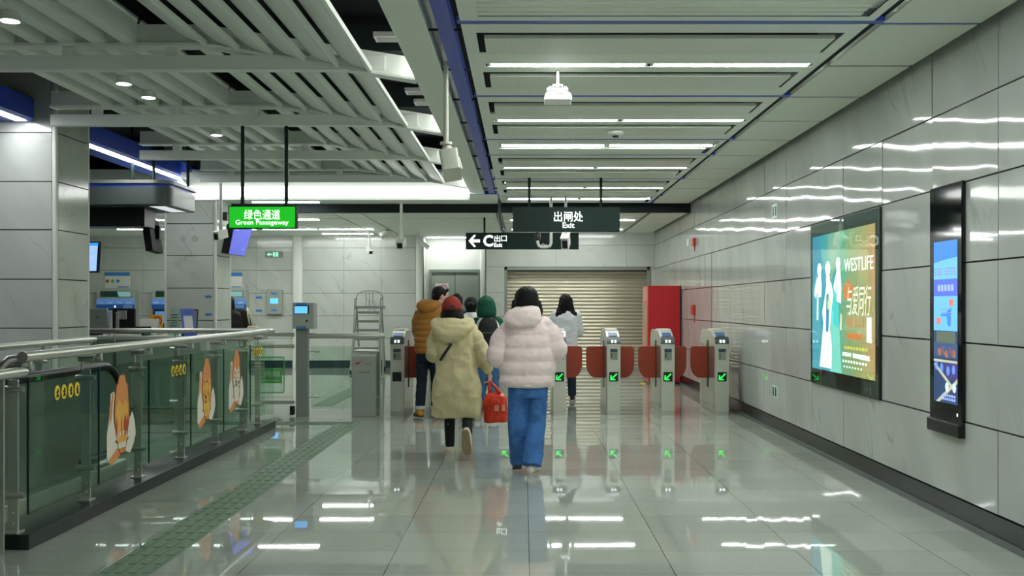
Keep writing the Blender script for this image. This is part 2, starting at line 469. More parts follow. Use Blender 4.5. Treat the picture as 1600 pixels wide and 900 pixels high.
# tactile paving
M_tac = mat('tactile_green', (104, 128, 104), 0.55, noise=.12, nscale=60)
def tactile(x0, x1, y0, y1, along):
    struct(MB().box(x0, x1, y0, y1, 0, .003).build('floor_tactile_strip', M_tac))
    mb = MB()
    if along == 'y':
        n = int((y1 - y0) / .193)
        for i in range(n):
            for k in range(4):
                xc = x0 + (k + .5) * (x1 - x0) / 4; ya = y0 + i * .193 + .012
                mb.box(xc - .02, xc + .02, ya, ya + .165, .003, .007)
    else:
        n = int((x1 - x0) / .193)
        for i in range(n):
            for k in range(4):
                yc = y0 + (k + .5) * (y1 - y0) / 4; xa = x0 + i * .193 + .012
                mb.box(xa, xa + .165, yc - .02, yc + .02, .003, .007)
    struct(mb.build('floor_tactile_bar', M_tac))
tactile(-2.34, -2.04, -4, 12.3, 'y')
tactile(-5.0, -2.04, 12.3, 12.6, 'x')
tactile(-3.1, -2.8, 14.6, 20.5, 'y')

# ------------------------------------------------------------------ hall ceiling
trim_n = [2]
def trim(mb, m):
    o = struct(mb.build('trim_%d' % trim_n[0], m)); trim_n[0] += 1; return o
FX0, FX1 = -.40, 2.20            # framed field
PX0, PX1 = -.28, 2.08            # panels inside it
def cbar(a, b, x0=FX0, x1=FX1, t=.006):
    return struct(MB().box(x0, x1, a, b, ZC, ZC + t).build('ceiling_bar', M_ceil, bevel=.003))
joints = []
tubes = []
P = 5.55
def module(a, b):
    """2.22 m bay: panel, tube, panel"""
    j = .04
    cbar(a + j, a + .235); cbar(a + .755, a + 1.07); cbar(a + 1.17, a + 1.335); cbar(a + 1.07, a + 1.17, FX0, PX0); cbar(a + 1.07, a + 1.17, PX1 + .07, FX1); struct(MB().box(FX0, FX1, a + 1.05, a + 1.19, ZC + .05, ZC + .07).build('ceiling_trough', M_ceil)); cbar(a + 1.885, b - j)
    for p0, p1 in ((a + .29, a + .705), (a + 1.385, a + 1.835)):
        struct(MB().box(PX0 + .02, PX1 - .02, p0, p1, ZC - .024, ZC + .003).build('ceiling_panel', M_perf, bevel=.003))
        cbar(p0 - .055, p1 + .05, FX0, PX0 - .03); cbar(p0 - .055, p1 + .05, PX1 + .03, FX1)
    tubes.append((a + 1.12, -.27))
    sides(a, a + 1.11); sides(a + 1.11, b)
def ribbed(a, b):
    j = .04
    cbar(a + j, a + .12); cbar(b - .12, b - j)
    for y in (a + .21, a + .30, a + .66, a + .75, a + .84, a + .93):
        cbar(y - .03, y + .03, PX0, PX1, .012)
    struct(MB().box(FX0, FX1, a + .12, b - .12, ZC + .055, ZC + .075).build('ceiling_trough', M_rib))
    cbar(a + .12, b - .12, FX0, PX0); cbar(a + .12, b - .12, PX1 + .06, FX1)
    tubes.append((a + .48, -.27))
    sides(a, b)
def sides(a, b):
    struct(MB().box(2.27, 2.885, a + .04, b - .012, ZC - .005, ZC + .03).build('ceiling_panel', M_perf, bevel=.003))
yy = 5.18 - 2 * P
while yy < 17.4:
    ribbed(yy, yy + 1.11); joints.append(yy)
    joints.append(yy + 1.11)
    if yy + 1.2 < 17:
        module(yy + 1.11, yy + 3.33); joints.append(yy + 3.33); module(yy + 3.33, yy + 5.55)
    yy += P
for y in sorted(set(round(j, 3) for j in joints)):
    if y > 17.6: continue
    trim(MB().box(FX0 - .02, 2.89, y - .04, y + .04, ZC + .004, ZC + .03), M_blue)
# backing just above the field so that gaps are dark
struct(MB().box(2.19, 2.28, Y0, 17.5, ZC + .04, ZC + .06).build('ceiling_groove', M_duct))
# blue channel and the wide white beam left of the field
trim(MB().box(-.558, -.456, Y0, 16.6, ZC + .01, ZC + .10), M_blue)
struct(MB().box(-.855, -.625, Y0, 16.0, ZC, ZC + .5).build('ceiling_beam', M_ceil, bevel=.006))
for y in [1.0 + 1.11 * k for k in range(14)]:
    struct(MB().box(-.63, -.38, y - .006, y + .006, ZC + .02, ZC + .035).build('ceiling_hanger', M_duct))
# cross band and step down to the lower ceiling
struct(MB().box(-10.9, -.43, 16.0, 17.55, ZC, ZC + .4).build('ceiling_band', M_ceil, bevel=.006))
struct(MB().box(-11, 3.0, 17.55, 17.62, ZF + .005, ZC + .9).build('ceiling_step', M_plenum))
trim(MB().box(-10.9, -.43, 15.97, 16.0, ZC - .004, ZC + .05), M_blue)
# lower ceiling
xl = [-10.9, -8.6, -6.2, -3.25, -2.95, -.46, -.36, 2.20, 2.27, 2.9]
for k in range(6):
    a, b = 17.65 + k * 1.11, 17.65 + (k + 1) * 1.11 - .04
    b = min(b, 24.4)
    for x0, x1 in ((-10.9, -6.3), (-6.28, -3.4), (-3.36, -2.9), (-2.86, -.5), (-.38, 2.20), (2.26, 2.89)):
        if x0 > -.4 and b > 22.4: b2 = 22.39
        else: b2 = b
        if b2 <= a: continue
        if x1 - x0 < 1.0:
            struct(MB().box(x0, x1, a, b2, ZF, ZF + .03).build('ceiling_panel', M_perf)); continue
        mb = MB()
        for q in range(4):
            q0 = a + (b2 - a) * q / 4
            mb.box(x0, x1, q0, q0 + (b2 - a) / 4 - .04, ZF, ZF + .03)
        struct(mb.build('ceiling_panel', M_ceil))
struct(MB().box(-10.9, 2.95, 17.62, 24.4, ZF + .04, ZF + .06).build('ceiling_backing', mat('backing_grey', (120, 130, 122), .6)))
# ------------------------------------------------------------------ tubes
def light_tube(x0, x1, y, z, label, group):
    t = thing('light_tube', ((x0+x1)/2, y, z), label, 'light', group)
    MB().prism([(x0 + .025, y - .042, z + .012), (x0 + .025, y - .038, z), (x0 + .025, y + .038, z), (x0 + .025, y + .042, z + .012)], (x1 - x0 - .05, 0, 0)).build('tube', M_tube, t)
    for e in (x0, x1 - .03):
        MB().box(e, e + .025, y - .042, y + .042, z, z + .014).build('end_cap', M_white, t)
    MB().box(x0, x1, y - .045, y + .045, z + .013, z + .045).build('batten', M_ceil, t)
    return t
tubes.sort()
front = [q for q in tubes if q[0] > 6]
for y, x in tubes:
    if y in [q[0] for q in front]:
        k = [q[0] for q in front].index(y)
        w_ = ORD[k] + ' visible row over the hall'
    else:
        w_ = None
    for s, x0 in (('left', x), ('right', x + 1.215)):
        if w_ is None: lab = 'glowing white ceiling tube over the hall before the first row in view'
        else: lab = 'glowing white tube, %s one of the %s' % (s, w_)
        light_tube(x0, x0 + 1.2, y, ZC + .005, lab, 'light tubes in the hall ceiling')
# ------------------------------------------------------------------ hall downlights and detector
def downlight(x, y, z, label, group, rod=0.0):
    t = thing('downlight', (x, y, z), label, 'light', group)
    MB().tube([(x, y, z - .012), (x, y, z + .05)], [.075, .06], 20).build('housing', M_white, t, smooth=True)
    MB().cyl((x, y, z - .014), (x, y, z - .010), .062, 20).build('diffuser', M_down, t)
    if rod: MB().cyl((x, y, z + .05), (x, y, z + rod), .006, 6).build('rod', M_duct, t)
    return t
for i, x in enumerate((-.21, .58, 1.30, 2.00)):
    downlight(x, 14.42, ZC, 'small round glowing downlight, %s from the left in the row behind the exit sign rods' % ORD[i], 'downlights across the hall ceiling')
DL = (('upper left corner of the view', 7.04), ('white louvres left of the green sign rods, nearer of two', 9.04), ('white louvres left of the green sign rods, farther of two', 9.64),
      ('louvres behind the left rod of the green sign', 11.77), ('louvres between the green sign rods', 13.1))
for w_, d in DL:
    downlight(-3.63, d, CAMZ + 2.02, 'round glowing downlight at the ' + w_, 'downlights under the louvred ceiling', .12)
t = thing('smoke_detector', (.93, 10.05, ZC), 'round white smoke detector on the hall ceiling panel behind the second tubes', 'detector')
MB().tube([(.93, 10.05, ZC - .03), (.93, 10.05, ZC - .055), (.93, 10.05, ZC - .075)], [.085, .08, .05], 20).build('body', M_white, t, smooth=True)
MB().tube([(.93, 10.05, ZC - .075), (.93, 10.05, ZC - .09)], [.035, .03], 14).build('sensor', M_blackpl, t, smooth=True)

# ------------------------------------------------------------------ tubes in the lower ceiling
def mid_tube(x0, y, z, w_, ln=1.2): return light_tube(x0, x0 + ln, y, z, w_, 'light tubes over the ticket hall')
mid_tube(-4.70, 17.2, ZC - .012, 'glowing white tube above and behind the green sign')
mid_tube(-5.05, 18.9, ZF - .012, 'glowing white tube seen just past the right edge of the green sign')
mid_tube(-5.60, 21.3, ZF - .012, 'glowing white tube below the green sign, left of an end to end pair')
mid_tube(-4.38, 21.3, ZF - .012, 'glowing white tube below the green sign, right of an end to end pair')
mid_tube(-4.60, 22.7, ZF - .012, 'glowing white tube nearest the tiled back wall, above the white wall camera')
mid_tube(-2.34, 23.9, ZF - .012, 'glowing white tube in the alcove over the grey door')
mid_tube(-8.7, 21.3, ZF - .012, 'glowing white tube over the ticket machines behind the grey canopy')
mid_tube(-7.4, 19.0, ZF - .012, 'glowing white tube nearer the grey canopy, above the blue screen')
mid_tube(-6.4, 17.2, ZC - .012, 'glowing white tube above the far column, left of the one over the green sign')
mid_tube(-8.2, 17.2, ZC - .012, 'glowing white tube above the canopy, leftmost on the ceiling band')
mid_tube(-6.9, 21.3, ZF - .012, 'glowing white tube behind the far column')
mid_tube(-6.3, 18.9, ZF - .012, 'glowing white tube just behind the top of the far column')
for k, (y, w_) in enumerate(((19.0, 'nearer'), (21.35, 'farther'))):
    for s, x0 in (('left', -.27), ('right', .945)):
        light_tube(x0, x0 + 1.2, y, ZF - .012, '%s glowing tube of the %s pair behind the exit sign' % (s, w_), 'light tubes in the lower hall ceiling')

# ------------------------------------------------------------------ louvred ceiling left of the wide beam
TR = [5.55, 7.95, 10.4, 12.8, 15.2]
XL, XK, XR = -4.92, -2.54, -.86
ZB, ZT = CAMZ + 1.87, CAMZ + 2.075
ZE = CAMZ + 1.80                      # lower end of the sloping chord
def zs(x): return ZT + (ZE - ZT) * max(0.0, (x - XK) / (XR - XK))
names = ['', 'first', 'second', 'third', 'fourth']
for i, y in enumerate(TR[1:], 1):
    t = thing('ceiling_truss', ((XL + XR) / 2, y, ZB), 'white flat-bar ceiling truss, %s one counted from the camera' % names[i], 'truss', 'trusses of the louvred ceiling')
    xe = -1.30
    MB().box(XL, xe + .2 if i < 4 else -1.2, y - .05, y + .05, ZB, ZB + .115).build('bottom_chord', M_fin, t, bevel=.004)
    # top chord: level, then sloping down to the wide beam
    poly = [(XL, y - .03, ZT), (XK, y - .03, ZT), (XR, y - .03, ZE), (XR, y - .03, ZE + .17), (XK, y - .03, ZT + .16), (XL, y - .03, ZT + .16)]
    MB().prism(poly, (0, .06, 0)).build('top_chord', M_fin, t, bevel=.003)
    poly = [(XL, y - .07, ZT - .02), (XK, y - .07, ZT - .02), (XR, y - .07, ZE - .02), (XR, y - .07, ZE + .005), (XK, y - .07, ZT + .005), (XL, y - .07, ZT + .005)]
    MB().prism(poly, (0, .14, 0)).build('flange', M_fin, t, bevel=.003)
    for x in (-4.45, -3.62, -2.80):
        MB().box(x - .05, x + .05, y - .035, y + .035, ZB + .115, ZT - .02).build('post', M_fin, t, bevel=.003)
where = ['nearest the camera', 'between the first and second trusses', 'between the second and third trusses', 'between the third and fourth trusses']
for b in range(4):
    y0, y1 = TR[b] + .04, TR[b + 1] - .035
    t = thing('ceiling_louvre', (-3.7, y0, ZT), 'level white ceiling louvre of wide channel bars, ' + where[b], 'louvre', 'level louvres of the left ceiling')
    for k in range(6):
        x = -3.07 - .24 * k
        MB().prism([(x - .105, y0, ZT), (x, y0, ZT), (x, y0, ZT + .2), (x - .012, y0, ZT + .2), (x - .012, y0, ZT + .012), (x - .093, y0, ZT + .012), (x - .093, y0, ZT + .2), (x - .105, y0, ZT + .2)], (0, y1 - y0, 0)).build('blade', M_fin, t)
    MB().box(-4.45, -3.06, y0, y1, ZT + .2, ZT + .215).build('backing', mat('louvre_backing', (120, 130, 122), .6), t)
    t = thing('ceiling_louvre', (-1.8, y0, zs(-1.8)), 'sloping white ceiling louvre of curved blades, ' + where[b], 'louvre', 'sloping louvres of the left ceiling')
    for k in range(6):
        x = -1.20 - .262 * k
        z = zs(x)
        under = [(x - .03, z - .002)]
        for q in range(1, 9):
            a = q / 8.0
            under.append((x - .03 - .228 * a, z + .012 + .045 * a + .06 * a ** 3))
        poly = [(x, y0, z + .03), (x, y0, z - .012), (x - .028, y0, z - .012)] + [(p[0], y0, p[1]) for p in under] + [(p[0], y0, p[1] + .014) for p in reversed(under[1:])] + [(x - .03, y0, z + .03)]
        MB().prism(poly, (0, y1 - y0, 0)).build('blade', M_fin, t)
# cove light closing the louvred ceiling
t = thing('cove_light', (-3.0, 15.6, CAMZ + 1.7), 'long glowing white cove light at the far end of the louvred ceiling', 'light')
yA, yB_ = 15.62, 15.80
MB().prism([(-5.25, yA, CAMZ + 1.865), (-5.25, yB_, CAMZ + 1.715), (-5.25, yB_ + .03, CAMZ + 1.715), (-5.25, yA + .03, CAMZ + 1.865)], (4.39, 0, 0)).build('diffuser', M_cove, t)
MB().box(-5.25, -.86, yB_ - .02, 15.99, CAMZ + 1.67, CAMZ + 1.715).build('lip', M_fin, t, bevel=.004)
MB().prism([(-5.25, 15.26, CAMZ + 1.93), (-5.25, yA, CAMZ + 1.865), (-5.25, yA, CAMZ + 1.98), (-5.25, 15.26, CAMZ + 2.04)], (4.39, 0, 0)).build('cornice', M_fin, t)
MB().box(-5.25, -.86, yA + .1, 15.99, CAMZ + 1.98, CAMZ + 2.02).build('top', M_fin, t)

o = MB().box(-.875, -.857, 5.2, 15.55, ZC + .10, ZC + .15).build('cove_strip', mat('cove_strip_glow', (252, 252, 250), .5, emit=SIDECOVE))
tag(o, 'slim glowing strip along the hidden left side of the wide white beam', 'light')
# floodlights and ducts up in the dark
for i, (px, py, d, w_) in enumerate(((606, 62, 8.9, 'nearer one beside the wide beam'), (650, 146, 11.4, 'middle one beside the wide beam'), (663, 163, 11.9, 'small farthest one by the wide beam'))):
    c = at(px, py, d)
    t = thing('floodlight', c, 'white square floodlight up in the ceiling void, ' + w_, 'floodlight', 'floodlights in the ceiling void')
    MB().box(c.x - .12, c.x + .12, c.y - .1, c.y + .1, c.z, c.z + .05).build('housing', M_white, t, bevel=.008)
    MB().box(c.x - .09, c.x + .09, c.y - .075, c.y + .075, c.z - .004, c.z + .002).build('lens', mat('lens_grey', (170, 176, 172), .3), t)
    MB().tube([(c.x - .1, c.y, c.z + .05), (c.x - .1, c.y, c.z + .16), (c.x + .1, c.y, c.z + .16), (c.x + .1, c.y, c.z + .05)], .008, 6).build('bracket', M_duct, t)
    MB().cyl((c.x, c.y, c.z + .16), (c.x, c.y, 4.2), .008, 6).build('rod', M_duct, t)
for i, (y, z, h) in enumerate(((7.0, 3.9, .2), (9.3, 3.85, .25), (12.2, 3.9, .3), (13.7, 3.9, .3))):
    o = MB().box(-5.0, -.9, y, y + .45, z, z + h).build('air_duct', M_duct, bevel=.01)
    tag(o, 'dark rectangular air duct crossing the ceiling void, %s from the camera' % ORD[i], 'duct', 'ducts in the ceiling void')

# blue light beams along the column line
for (ya, yb, w_) in ((6.5, 10.84, 'running to the near marble column at the left edge'), (11.73, 16.47, 'running between the two marble columns')):
    xa, xb, za, zb = -5.80, -5.33, CAMZ + 2.0, CAMZ + 2.25
    t = thing('light_beam', ((xa + xb) / 2, (ya + yb) / 2, za), 'deep blue ceiling beam with a white light strip below, ' + w_, 'light beam', 'blue beams on the column line')
    MB().prism([(xa, ya, za + .03), (xa + .03, ya, za), (xb - .03, ya, za), (xb, ya, za + .03), (xb, ya, zb), (xa, ya, zb)], (0, yb - ya, 0)).build('fascia', M_blue, t)
    MB().box(xb - .16, xb - .045, ya + .05, yb - .08, za - .006, za + .002).build('light_strip', M_strip, t)
# ================================================================== balustrades round the escalator
def spider(mb, x0, x1, y, z):
    """glass clamp: a stub with a knob on either side of the pane"""
    mb.tube([(x0, y, z), (x0 + .02, y, z), (x1 - .05, y, z), (x1 - .05, y, z)], [.02, .024, .016, .016], 10)
    mb.tube([(x1 - .03, y, z), (x1 - .03, y, z), (x1, y, z), (x1 + .012, y, z)], [.014, .024, .024, .012], 10)

GX = -3.02
pane_edges = [6.06, 7.07, 8.02, 9.03, 10.02, 11.0, 11.62]
bal = thing('balustrade', (-3.05, 9.0, 0), 'long glass balustrade on a black kerb with a steel handrail, in front of the escalator', 'balustrade')
MB().box(-3.29, -2.98, 6.0, 11.97, 0, .092).build('kerb', M_black, bal, bevel=.004)
MB().tube([(-3.0, 5.96, 1.165), (-3.0, 11.55, 1.165), (-3.0, 11.62, 1.165), (-3.0, 11.66, 1.165)], [.033, .033, .026, .008], 18).build('handrail', M_steel, bal, smooth=True)
for i in range(6):
    p = MB().box(GX - .006, GX + .006, pane_edges[i] + .012, pane_edges[i + 1] - .012, .20, 1.035).build('glass_pane', M_glass, bal)
    MB().box(GX - .006, GX + .006, pane_edges[i] + .004, pane_edges[i] + .012, .20, 1.035).build('pane_edge', M_glassedge, p)
for i, y in enumerate(pane_edges):
    px = -3.105
    post = MB().box(px - .032, px + .032, y - .008, y + .008, .092, 1.02).box(px - .032, px - .02, y - .012, y + .012, 1.02, 1.10).build('post', M_steel, bal, bevel=.002)
    MB().box(px - .045, px + .045, y - .05, y + .05, .092, .102).build('foot_plate', M_steel, post)
    MB().tube([(px - .05, y, 1.098), (px + .06, y, 1.098)], .024, 12).tube([(-3.0, y, 1.085), (-3.0, y, 1.14)], .012, 8).tube([(px + .05, y, 1.09), (-2.99, y, 1.09)], .012, 8).build('handrail_bracket', M_steel, post, smooth=True)
    for z in (.32, .962):
        mb = MB(); spider(mb, px - .07, GX + .03, y, z); mb.build('glass_clamp', M_steel, post, smooth=True)
    for z in (.15, .21):
        MB().cyl((px, y - .02, z), (px, y + .02, z), .011, 10).build('bolt', M_steel, post, smooth=True)
# elbow turning back at the near end of the rail
MB().tube([(-3.0, 6.2, 1.15), (-3.05, 6.12, 1.15), (-3.13, 6.06, 1.14), (-3.18, 6.05, 1.09), (-3.19, 6.05, 1.02)], .03, 14).build('rail_elbow', M_steel, bal, smooth=True)

# the short near stretch that leaves the picture at the lower left
nb = thing('balustrade', (-3.05, 5.0, 0), 'nearer short glass balustrade stretch cut off at the lower left corner', 'balustrade')
MB().tube([(-2.97, 3.6, 1.08), (-2.97, 5.86, 1.08), (-2.97, 5.93, 1.08)], [.031, .031, .024], 16).build('handrail', M_steel, nb, smooth=True)
MB().box(-3.03, -3.018, 3.6, 5.68, .06, .93).build('glass_pane', M_glass, nb)
MB().box(-3.16, -3.08, 5.90, 5.915, .0, 1.07).build('post', M_steel, nb, bevel=.002)
pst = MB().cyl((-3.07, 5.72, 0), (-3.07, 5.72, .98), .03, 16).build('round_post', M_steel, nb, smooth=True)
MB().box(-3.15, -3.05, 5.74, 5.75, 0, .24).build('foot_plate', M_steel, pst)
for z in (.36, .86, .99):
    mb = MB(); spider(mb, -3.16, -3.0, 5.74, z); mb.build('glass_clamp', M_steel, pst, smooth=True)

# stickers on the panes
M_orange = mat('sticker_orange', (222, 146, 82), .5)
M_brown = mat('sticker_brown', (116, 62, 32), .5)
M_cream = mat('sticker_cream', (232, 226, 208), .5)
M_yel = mat('sticker_yellow', (236, 205, 52), .5)
M_red = mat('sticker_red', (196, 70, 40), .5)
M_lorange = mat('sticker_light_orange', (236, 180, 84), .5)
M_blackp = mat('print_black', (30, 32, 30), .6)
M_green_p = mat('print_green', (70, 104, 60), .6)
def flat(poly, x, y0, w, z0, h, name, m, parent, th=.0012):
    """a thin outline laid on a pane facing +X: poly in 0..1 across (towards the camera end = 0) and up"""
    return MB().prism([(x, y0 + p[0] * w, z0 + p[1] * h) for p in poly], (th, 0, 0)).build(name, m, parent)
BOT = [(.36, 1.0), (.64, 1.0), (.70, .955), (.72, .915), (.84, .86), (.86, .80), (.90, .66), (.94, .55), (.92, .44), (.84, .30), (.83, .235), (.86, .17), (.79, .145), (.72, .075), (.64, .0), (.40, .0), (.30, .075), (.24, .145), (.15, .17), (.18, .235), (.16, .30), (.06, .44), (.04, .55), (.08, .66), (.14, .80), (.16, .86), (.28, .915), (.30, .955)]
def shrink(poly, f, g): return [(.5 + (p[0] - .5) * f, .5 + (p[1] - .5) * g) for p in poly]
def bottle(y0, w, z0, h, w_, style):
    xs = GX + .0065
    t = thing('sticker', (xs, y0 + w / 2, z0), 'orange bottle-shaped sticker with brown outline, ' + w_, 'sticker', 'food stickers on the balustrade glass')
    yo = y0 - .32 * w; ww = w * 1.64
    flat([(.02, .02), (.10, -.06), (.40, -.02), (.42, .3), (.40, .62), (.24, .80), (.14, .78), (.10, .5), (.02, .30)], xs, yo, ww, z0, h, 'side_shape', M_cream, t)
    flat([(.62, .02), (.78, -.02), (.90, .08), (.98, .20), (.94, .36), (.86, .5), (.80, .45), (.60, .35)], xs, yo, ww, z0, h, 'side_shape', M_cream, t)
    flat([(.08, -.02), (.12, -.09), (.24, -.07), (.52, .02), (.50, .08), (.36, .10)], xs + .0004, yo, ww, z0, h, 'hand_shape', M_orange, t)
    flat([(.10, .4), (.16, .46), (.2, .66), (.24, .78), (.2, .79), (.13, .66)], xs + .0008, yo, ww, z0, h, 'hand_shape', M_orange, t)
    flat(BOT, xs + .0012, y0, w, z0, h, 'outline', M_brown, t)
    flat(shrink(BOT, .86, .965), xs + .0016, y0, w, z0, h, 'body', M_orange, t)
    inner = [(.3, .08), (.7, .08), (.78, .3), (.84, .5), (.78, .62), (.66, .68), (.58, .60), (.44, .64), (.34, .70), (.2, .6), (.16, .5), (.22, .3)]
    flat(inner, xs + .002, y0, w, z0, h, 'filling', M_lorange if style != 2 else M_cream, t)
    rr = random.Random(int(y0 * 100))
    def bit(m, n, za, zb, sz):
        for _ in range(n):
            cy, cz = rr.uniform(.24, .76), rr.uniform(za, zb)
            flat([(cy + sz * math.cos(a) * rr.uniform(.6, 1.2), cz + sz * .35 * math.sin(a) * rr.uniform(.6, 1.2)) for a in [k * math.pi / 3 for k in range(6)]], xs + .0024, y0, w, z0, h, 'print', m, t)
    if style == 0:
        for (a, b, m) in ((.18, .07, M_red), (.58, .16, M_red), (.74, .08, M_red), (.44, .04, M_brown)):
            flat([(a, .22), (a + b, .22), (a + b, .40), (a + b / 2, .50), (a, .40)], xs + .0024, y0, w, z0, h, 'print', m, t)
        for k in range(6):
            a = math.pi * (k + .5) / 6
            flat([(.5 - .30 * math.cos(a) - .02, .18 + .05 * math.sin(a)), (.5 - .30 * math.cos(a) + .03, .18 + .05 * math.sin(a)), (.5 - .36 * math.cos(a) + .03, .24 + .05 * math.sin(a)), (.5 - .36 * math.cos(a) - .02, .24 + .05 * math.sin(a))], xs + .0026, y0, w, z0, h, 'print', M_cream, t)
        flat([(.3, .08), (.7, .08), (.72, .15), (.28, .15)], xs + .0026, y0, w, z0, h, 'print', M_cream, t)
    elif style == 1:
        bit(M_red, 16, .2, .66, .05); bit(M_brown, 12, .1, .7, .04); bit(M_yel, 14, .12, .6, .07)
    else:
        bit(M_green_p, 12, .3, .5, .06); bit(M_red, 8, .4, .62, .06); bit(M_orange, 6, .45, .7, .06)
    return t
bottle(7.30, .34, .36, .60, 'on the second pane, nearest of the three', 0)
bottle(9.30, .34, .38, .60, 'on the fourth pane, middle of the three', 1)
bottle(10.28, .34, .42, .60, 'on the fifth pane, farthest of the three', 2)
def warn(y0, z0, w_):
    xs = GX + .012
    t = thing('warning_label', (xs, y0 + .18, z0), 'row of four small yellow round warning pictograms ' + w_, 'label', 'yellow warning labels on the glass')
    for k in range(4):
        cy = y0 + .045 + k * .095
        pts = [(xs, cy + .038 * math.cos(a), z0 + .05 + .048 * math.sin(a)) for a in [q * math.pi / 10 for q in range(20)]]
        d = MB().prism(pts, (.001, 0, 0)).build('disc', M_yel, t)
        MB().tube([(xs + .0015, cy - .012 + .004 * k, z0 + .02), (xs + .0015, cy, z0 + .05), (xs + .0015, cy + .006, z0 + .075)], .005, 5).tube([(xs + .0015, cy - .018, z0 + .055), (xs + .0015, cy + .018, z0 + .058 - .004 * k)], .004, 5).tube([(xs + .0015, cy, z0 + .05), (xs + .0015, cy + .014, z0 + .022)], .004, 5).build('figure', M_blackp, d)
    return t
warn(6.38, .86, 'on the nearest pane of the balustrade')
warn(8.50, .86, 'on the third pane of the balustrade')
warn(11.10, .90, 'on the farthest pane of the balustrade')

# rail along the far side of the opening, and the left side
fb = thing('balustrade', (-4.2, 12.2, 0), 'far glass balustrade crossing in front of the service counter', 'balustrade')
MB().tube([(-5.6, 12.2, 1.165), (-3.25, 12.2, 1.165), (-3.06, 12.1, 1.165), (-3.0, 11.9, 1.165), (-3.0, 11.7, 1.165)], .03, 14).build('handrail', M_steel, fb, smooth=True)
for i in range(3):
    x0 = -5.5 + i * .82
    MB().box(x0 + .01, x0 + .80, 12.19, 12.202, .14, 1.03).build('glass_pane', M_glass2, fb)
for i, x in enumerate((-5.02, -4.27, -3.42)):
    p = MB().box(x - .025, x + .025, 12.23, 12.25, 0, 1.0).build('post', M_steel, fb, bevel=.002)
    MB().cyl((x, 12.24, .98), (x, 12.2, 1.14), .012, 8).build('handrail_bracket', M_steel, p, smooth=True)
    for z in (.3, .95):
        MB().tube([(x - .05, 12.17, z), (x + .05, 12.17, z)], .02, 10).cyl((x, 12.17, z), (x, 12.24, z), .012, 8).build('glass_clamp', M_steel, p, smooth=True)
lb = thing('balustrade', (-4.45, 9.0, 0), 'glass balustrade with steel rail along the far left side of the escalator', 'balustrade')
MB().tube([(-4.45, 6.0, 1.12), (-4.45, 10.2, 1.12), (-4.45, 10.34, 1.12)], [.03, .03, .024], 14).build('handrail', M_steel, lb, smooth=True)
for i in range(4):
    y0 = 6.2 + i * 1.02
    MB().box(-4.456, -4.444, y0 + .01, y0 + 1.0, .14, 1.0).build('glass_pane', M_glass2, lb)
    p = MB().box(-4.53, -4.47, y0 + .995, y0 + 1.01, 0, 1.0).build('post', M_steel, lb, bevel=.002)
    MB().cyl((-4.5, y0 + 1.0, .98), (-4.45, y0 + 1.0, 1.1), .012, 8).build('handrail_bracket', M_steel, p, smooth=True)
    for z in (.3, .95):
        MB().tube([(-4.56, y0 + 1.0, z), (-4.41, y0 + 1.0, z)], .02, 10).build('glass_clamp', M_steel, p, smooth=True)

# escalator in the opening
esc = thing('escalator', (-3.75, 8.0, 0), 'dark escalator with black handrails and ribbed steps behind the balustrade glass', 'escalator')
M_step = mat('escalator_step', (70, 78, 76), .4, .6)
M_escin = mat('escalator_inner', (112, 124, 116), .3, .1)
def esc_side(x):
    path = []
    for k in range(13):
        a = math.pi / 2 - math.pi * k / 12
        path.append((x, 8.05 + .36 * math.cos(a), .62 + .36 * math.sin(a)))
    path = [(x, 4.0, .98), (x, 6.0, .98), (x, 7.4, .98)] + path + [(x, 7.6, .26)]
    MB().tube(path, .036, 10).build('handrail', M_blackpl, esc, smooth=True)
    poly = [(x - .008, 4.0, .2), (x - .008, 7.9, .2)] + [(x - .008, 8.03 + .33 * math.cos(a), .62 + .33 * math.sin(a)) for a in [(-80 + 17 * k) * math.pi / 180 for k in range(11)]] + [(x - .008, 4.0, .95)]
    MB().prism(poly, (.016, 0, 0)).build('side_panel', M_escin, esc)
    MB().box(x - .1, x + .1, 4.0, 8.3, .02, .2).build('skirt', M_steel, esc, bevel=.01)
esc_side(-3.40); esc_side(-4.15)
MB().box(-4.05, -3.5, 7.4, 8.9, .003, .012).build('landing_plate', M_steel, esc)
for i in range(9):
    MB().box(-4.05, -3.5, 4.0 + i * .38, 4.37 + i * .38, .02, .10).build('step', M_step, esc, bevel=.004)
# ================================================================== ticket gates
M_head = mat('gate_head_grey', (70, 84, 86), .3)
M_paddle = mat('paddle_red', (150, 56, 30), .45)
M_scr = mat('gate_screen', (58, 88, 128), .25, emit=.25)
M_arrow = mat('arrow_green_glow', (30, 225, 70), .5, emit=1.3)
M_lamp = mat('lamp_white_glow', (235, 245, 240), .5, emit=1.1)
M_side = mat('gate_side_panel', (168, 174, 164), .18, .75)
M_dark = mat('slot_dark', (34, 38, 34), .5)
GY, GL, GW = 13.34, 1.18, .18
GN = 7
gate_x = [-1.695 + .726 * k for k in range(GN)]

def gate_profile():
    """side outline of a gate (y, z), front towards the camera"""
    p = [(0, .05), (0, .95)]
    for k in range(7):
        a = math.radians(15 * k)
        p.append((.12 - .12 * math.cos(a), .95 + .10 * math.sin(a)))
    p += [(.22, 1.10), (.30, 1.13), (1.00, 1.13), (1.10, 1.09), (GL, .98), (GL, .05)]
    return p

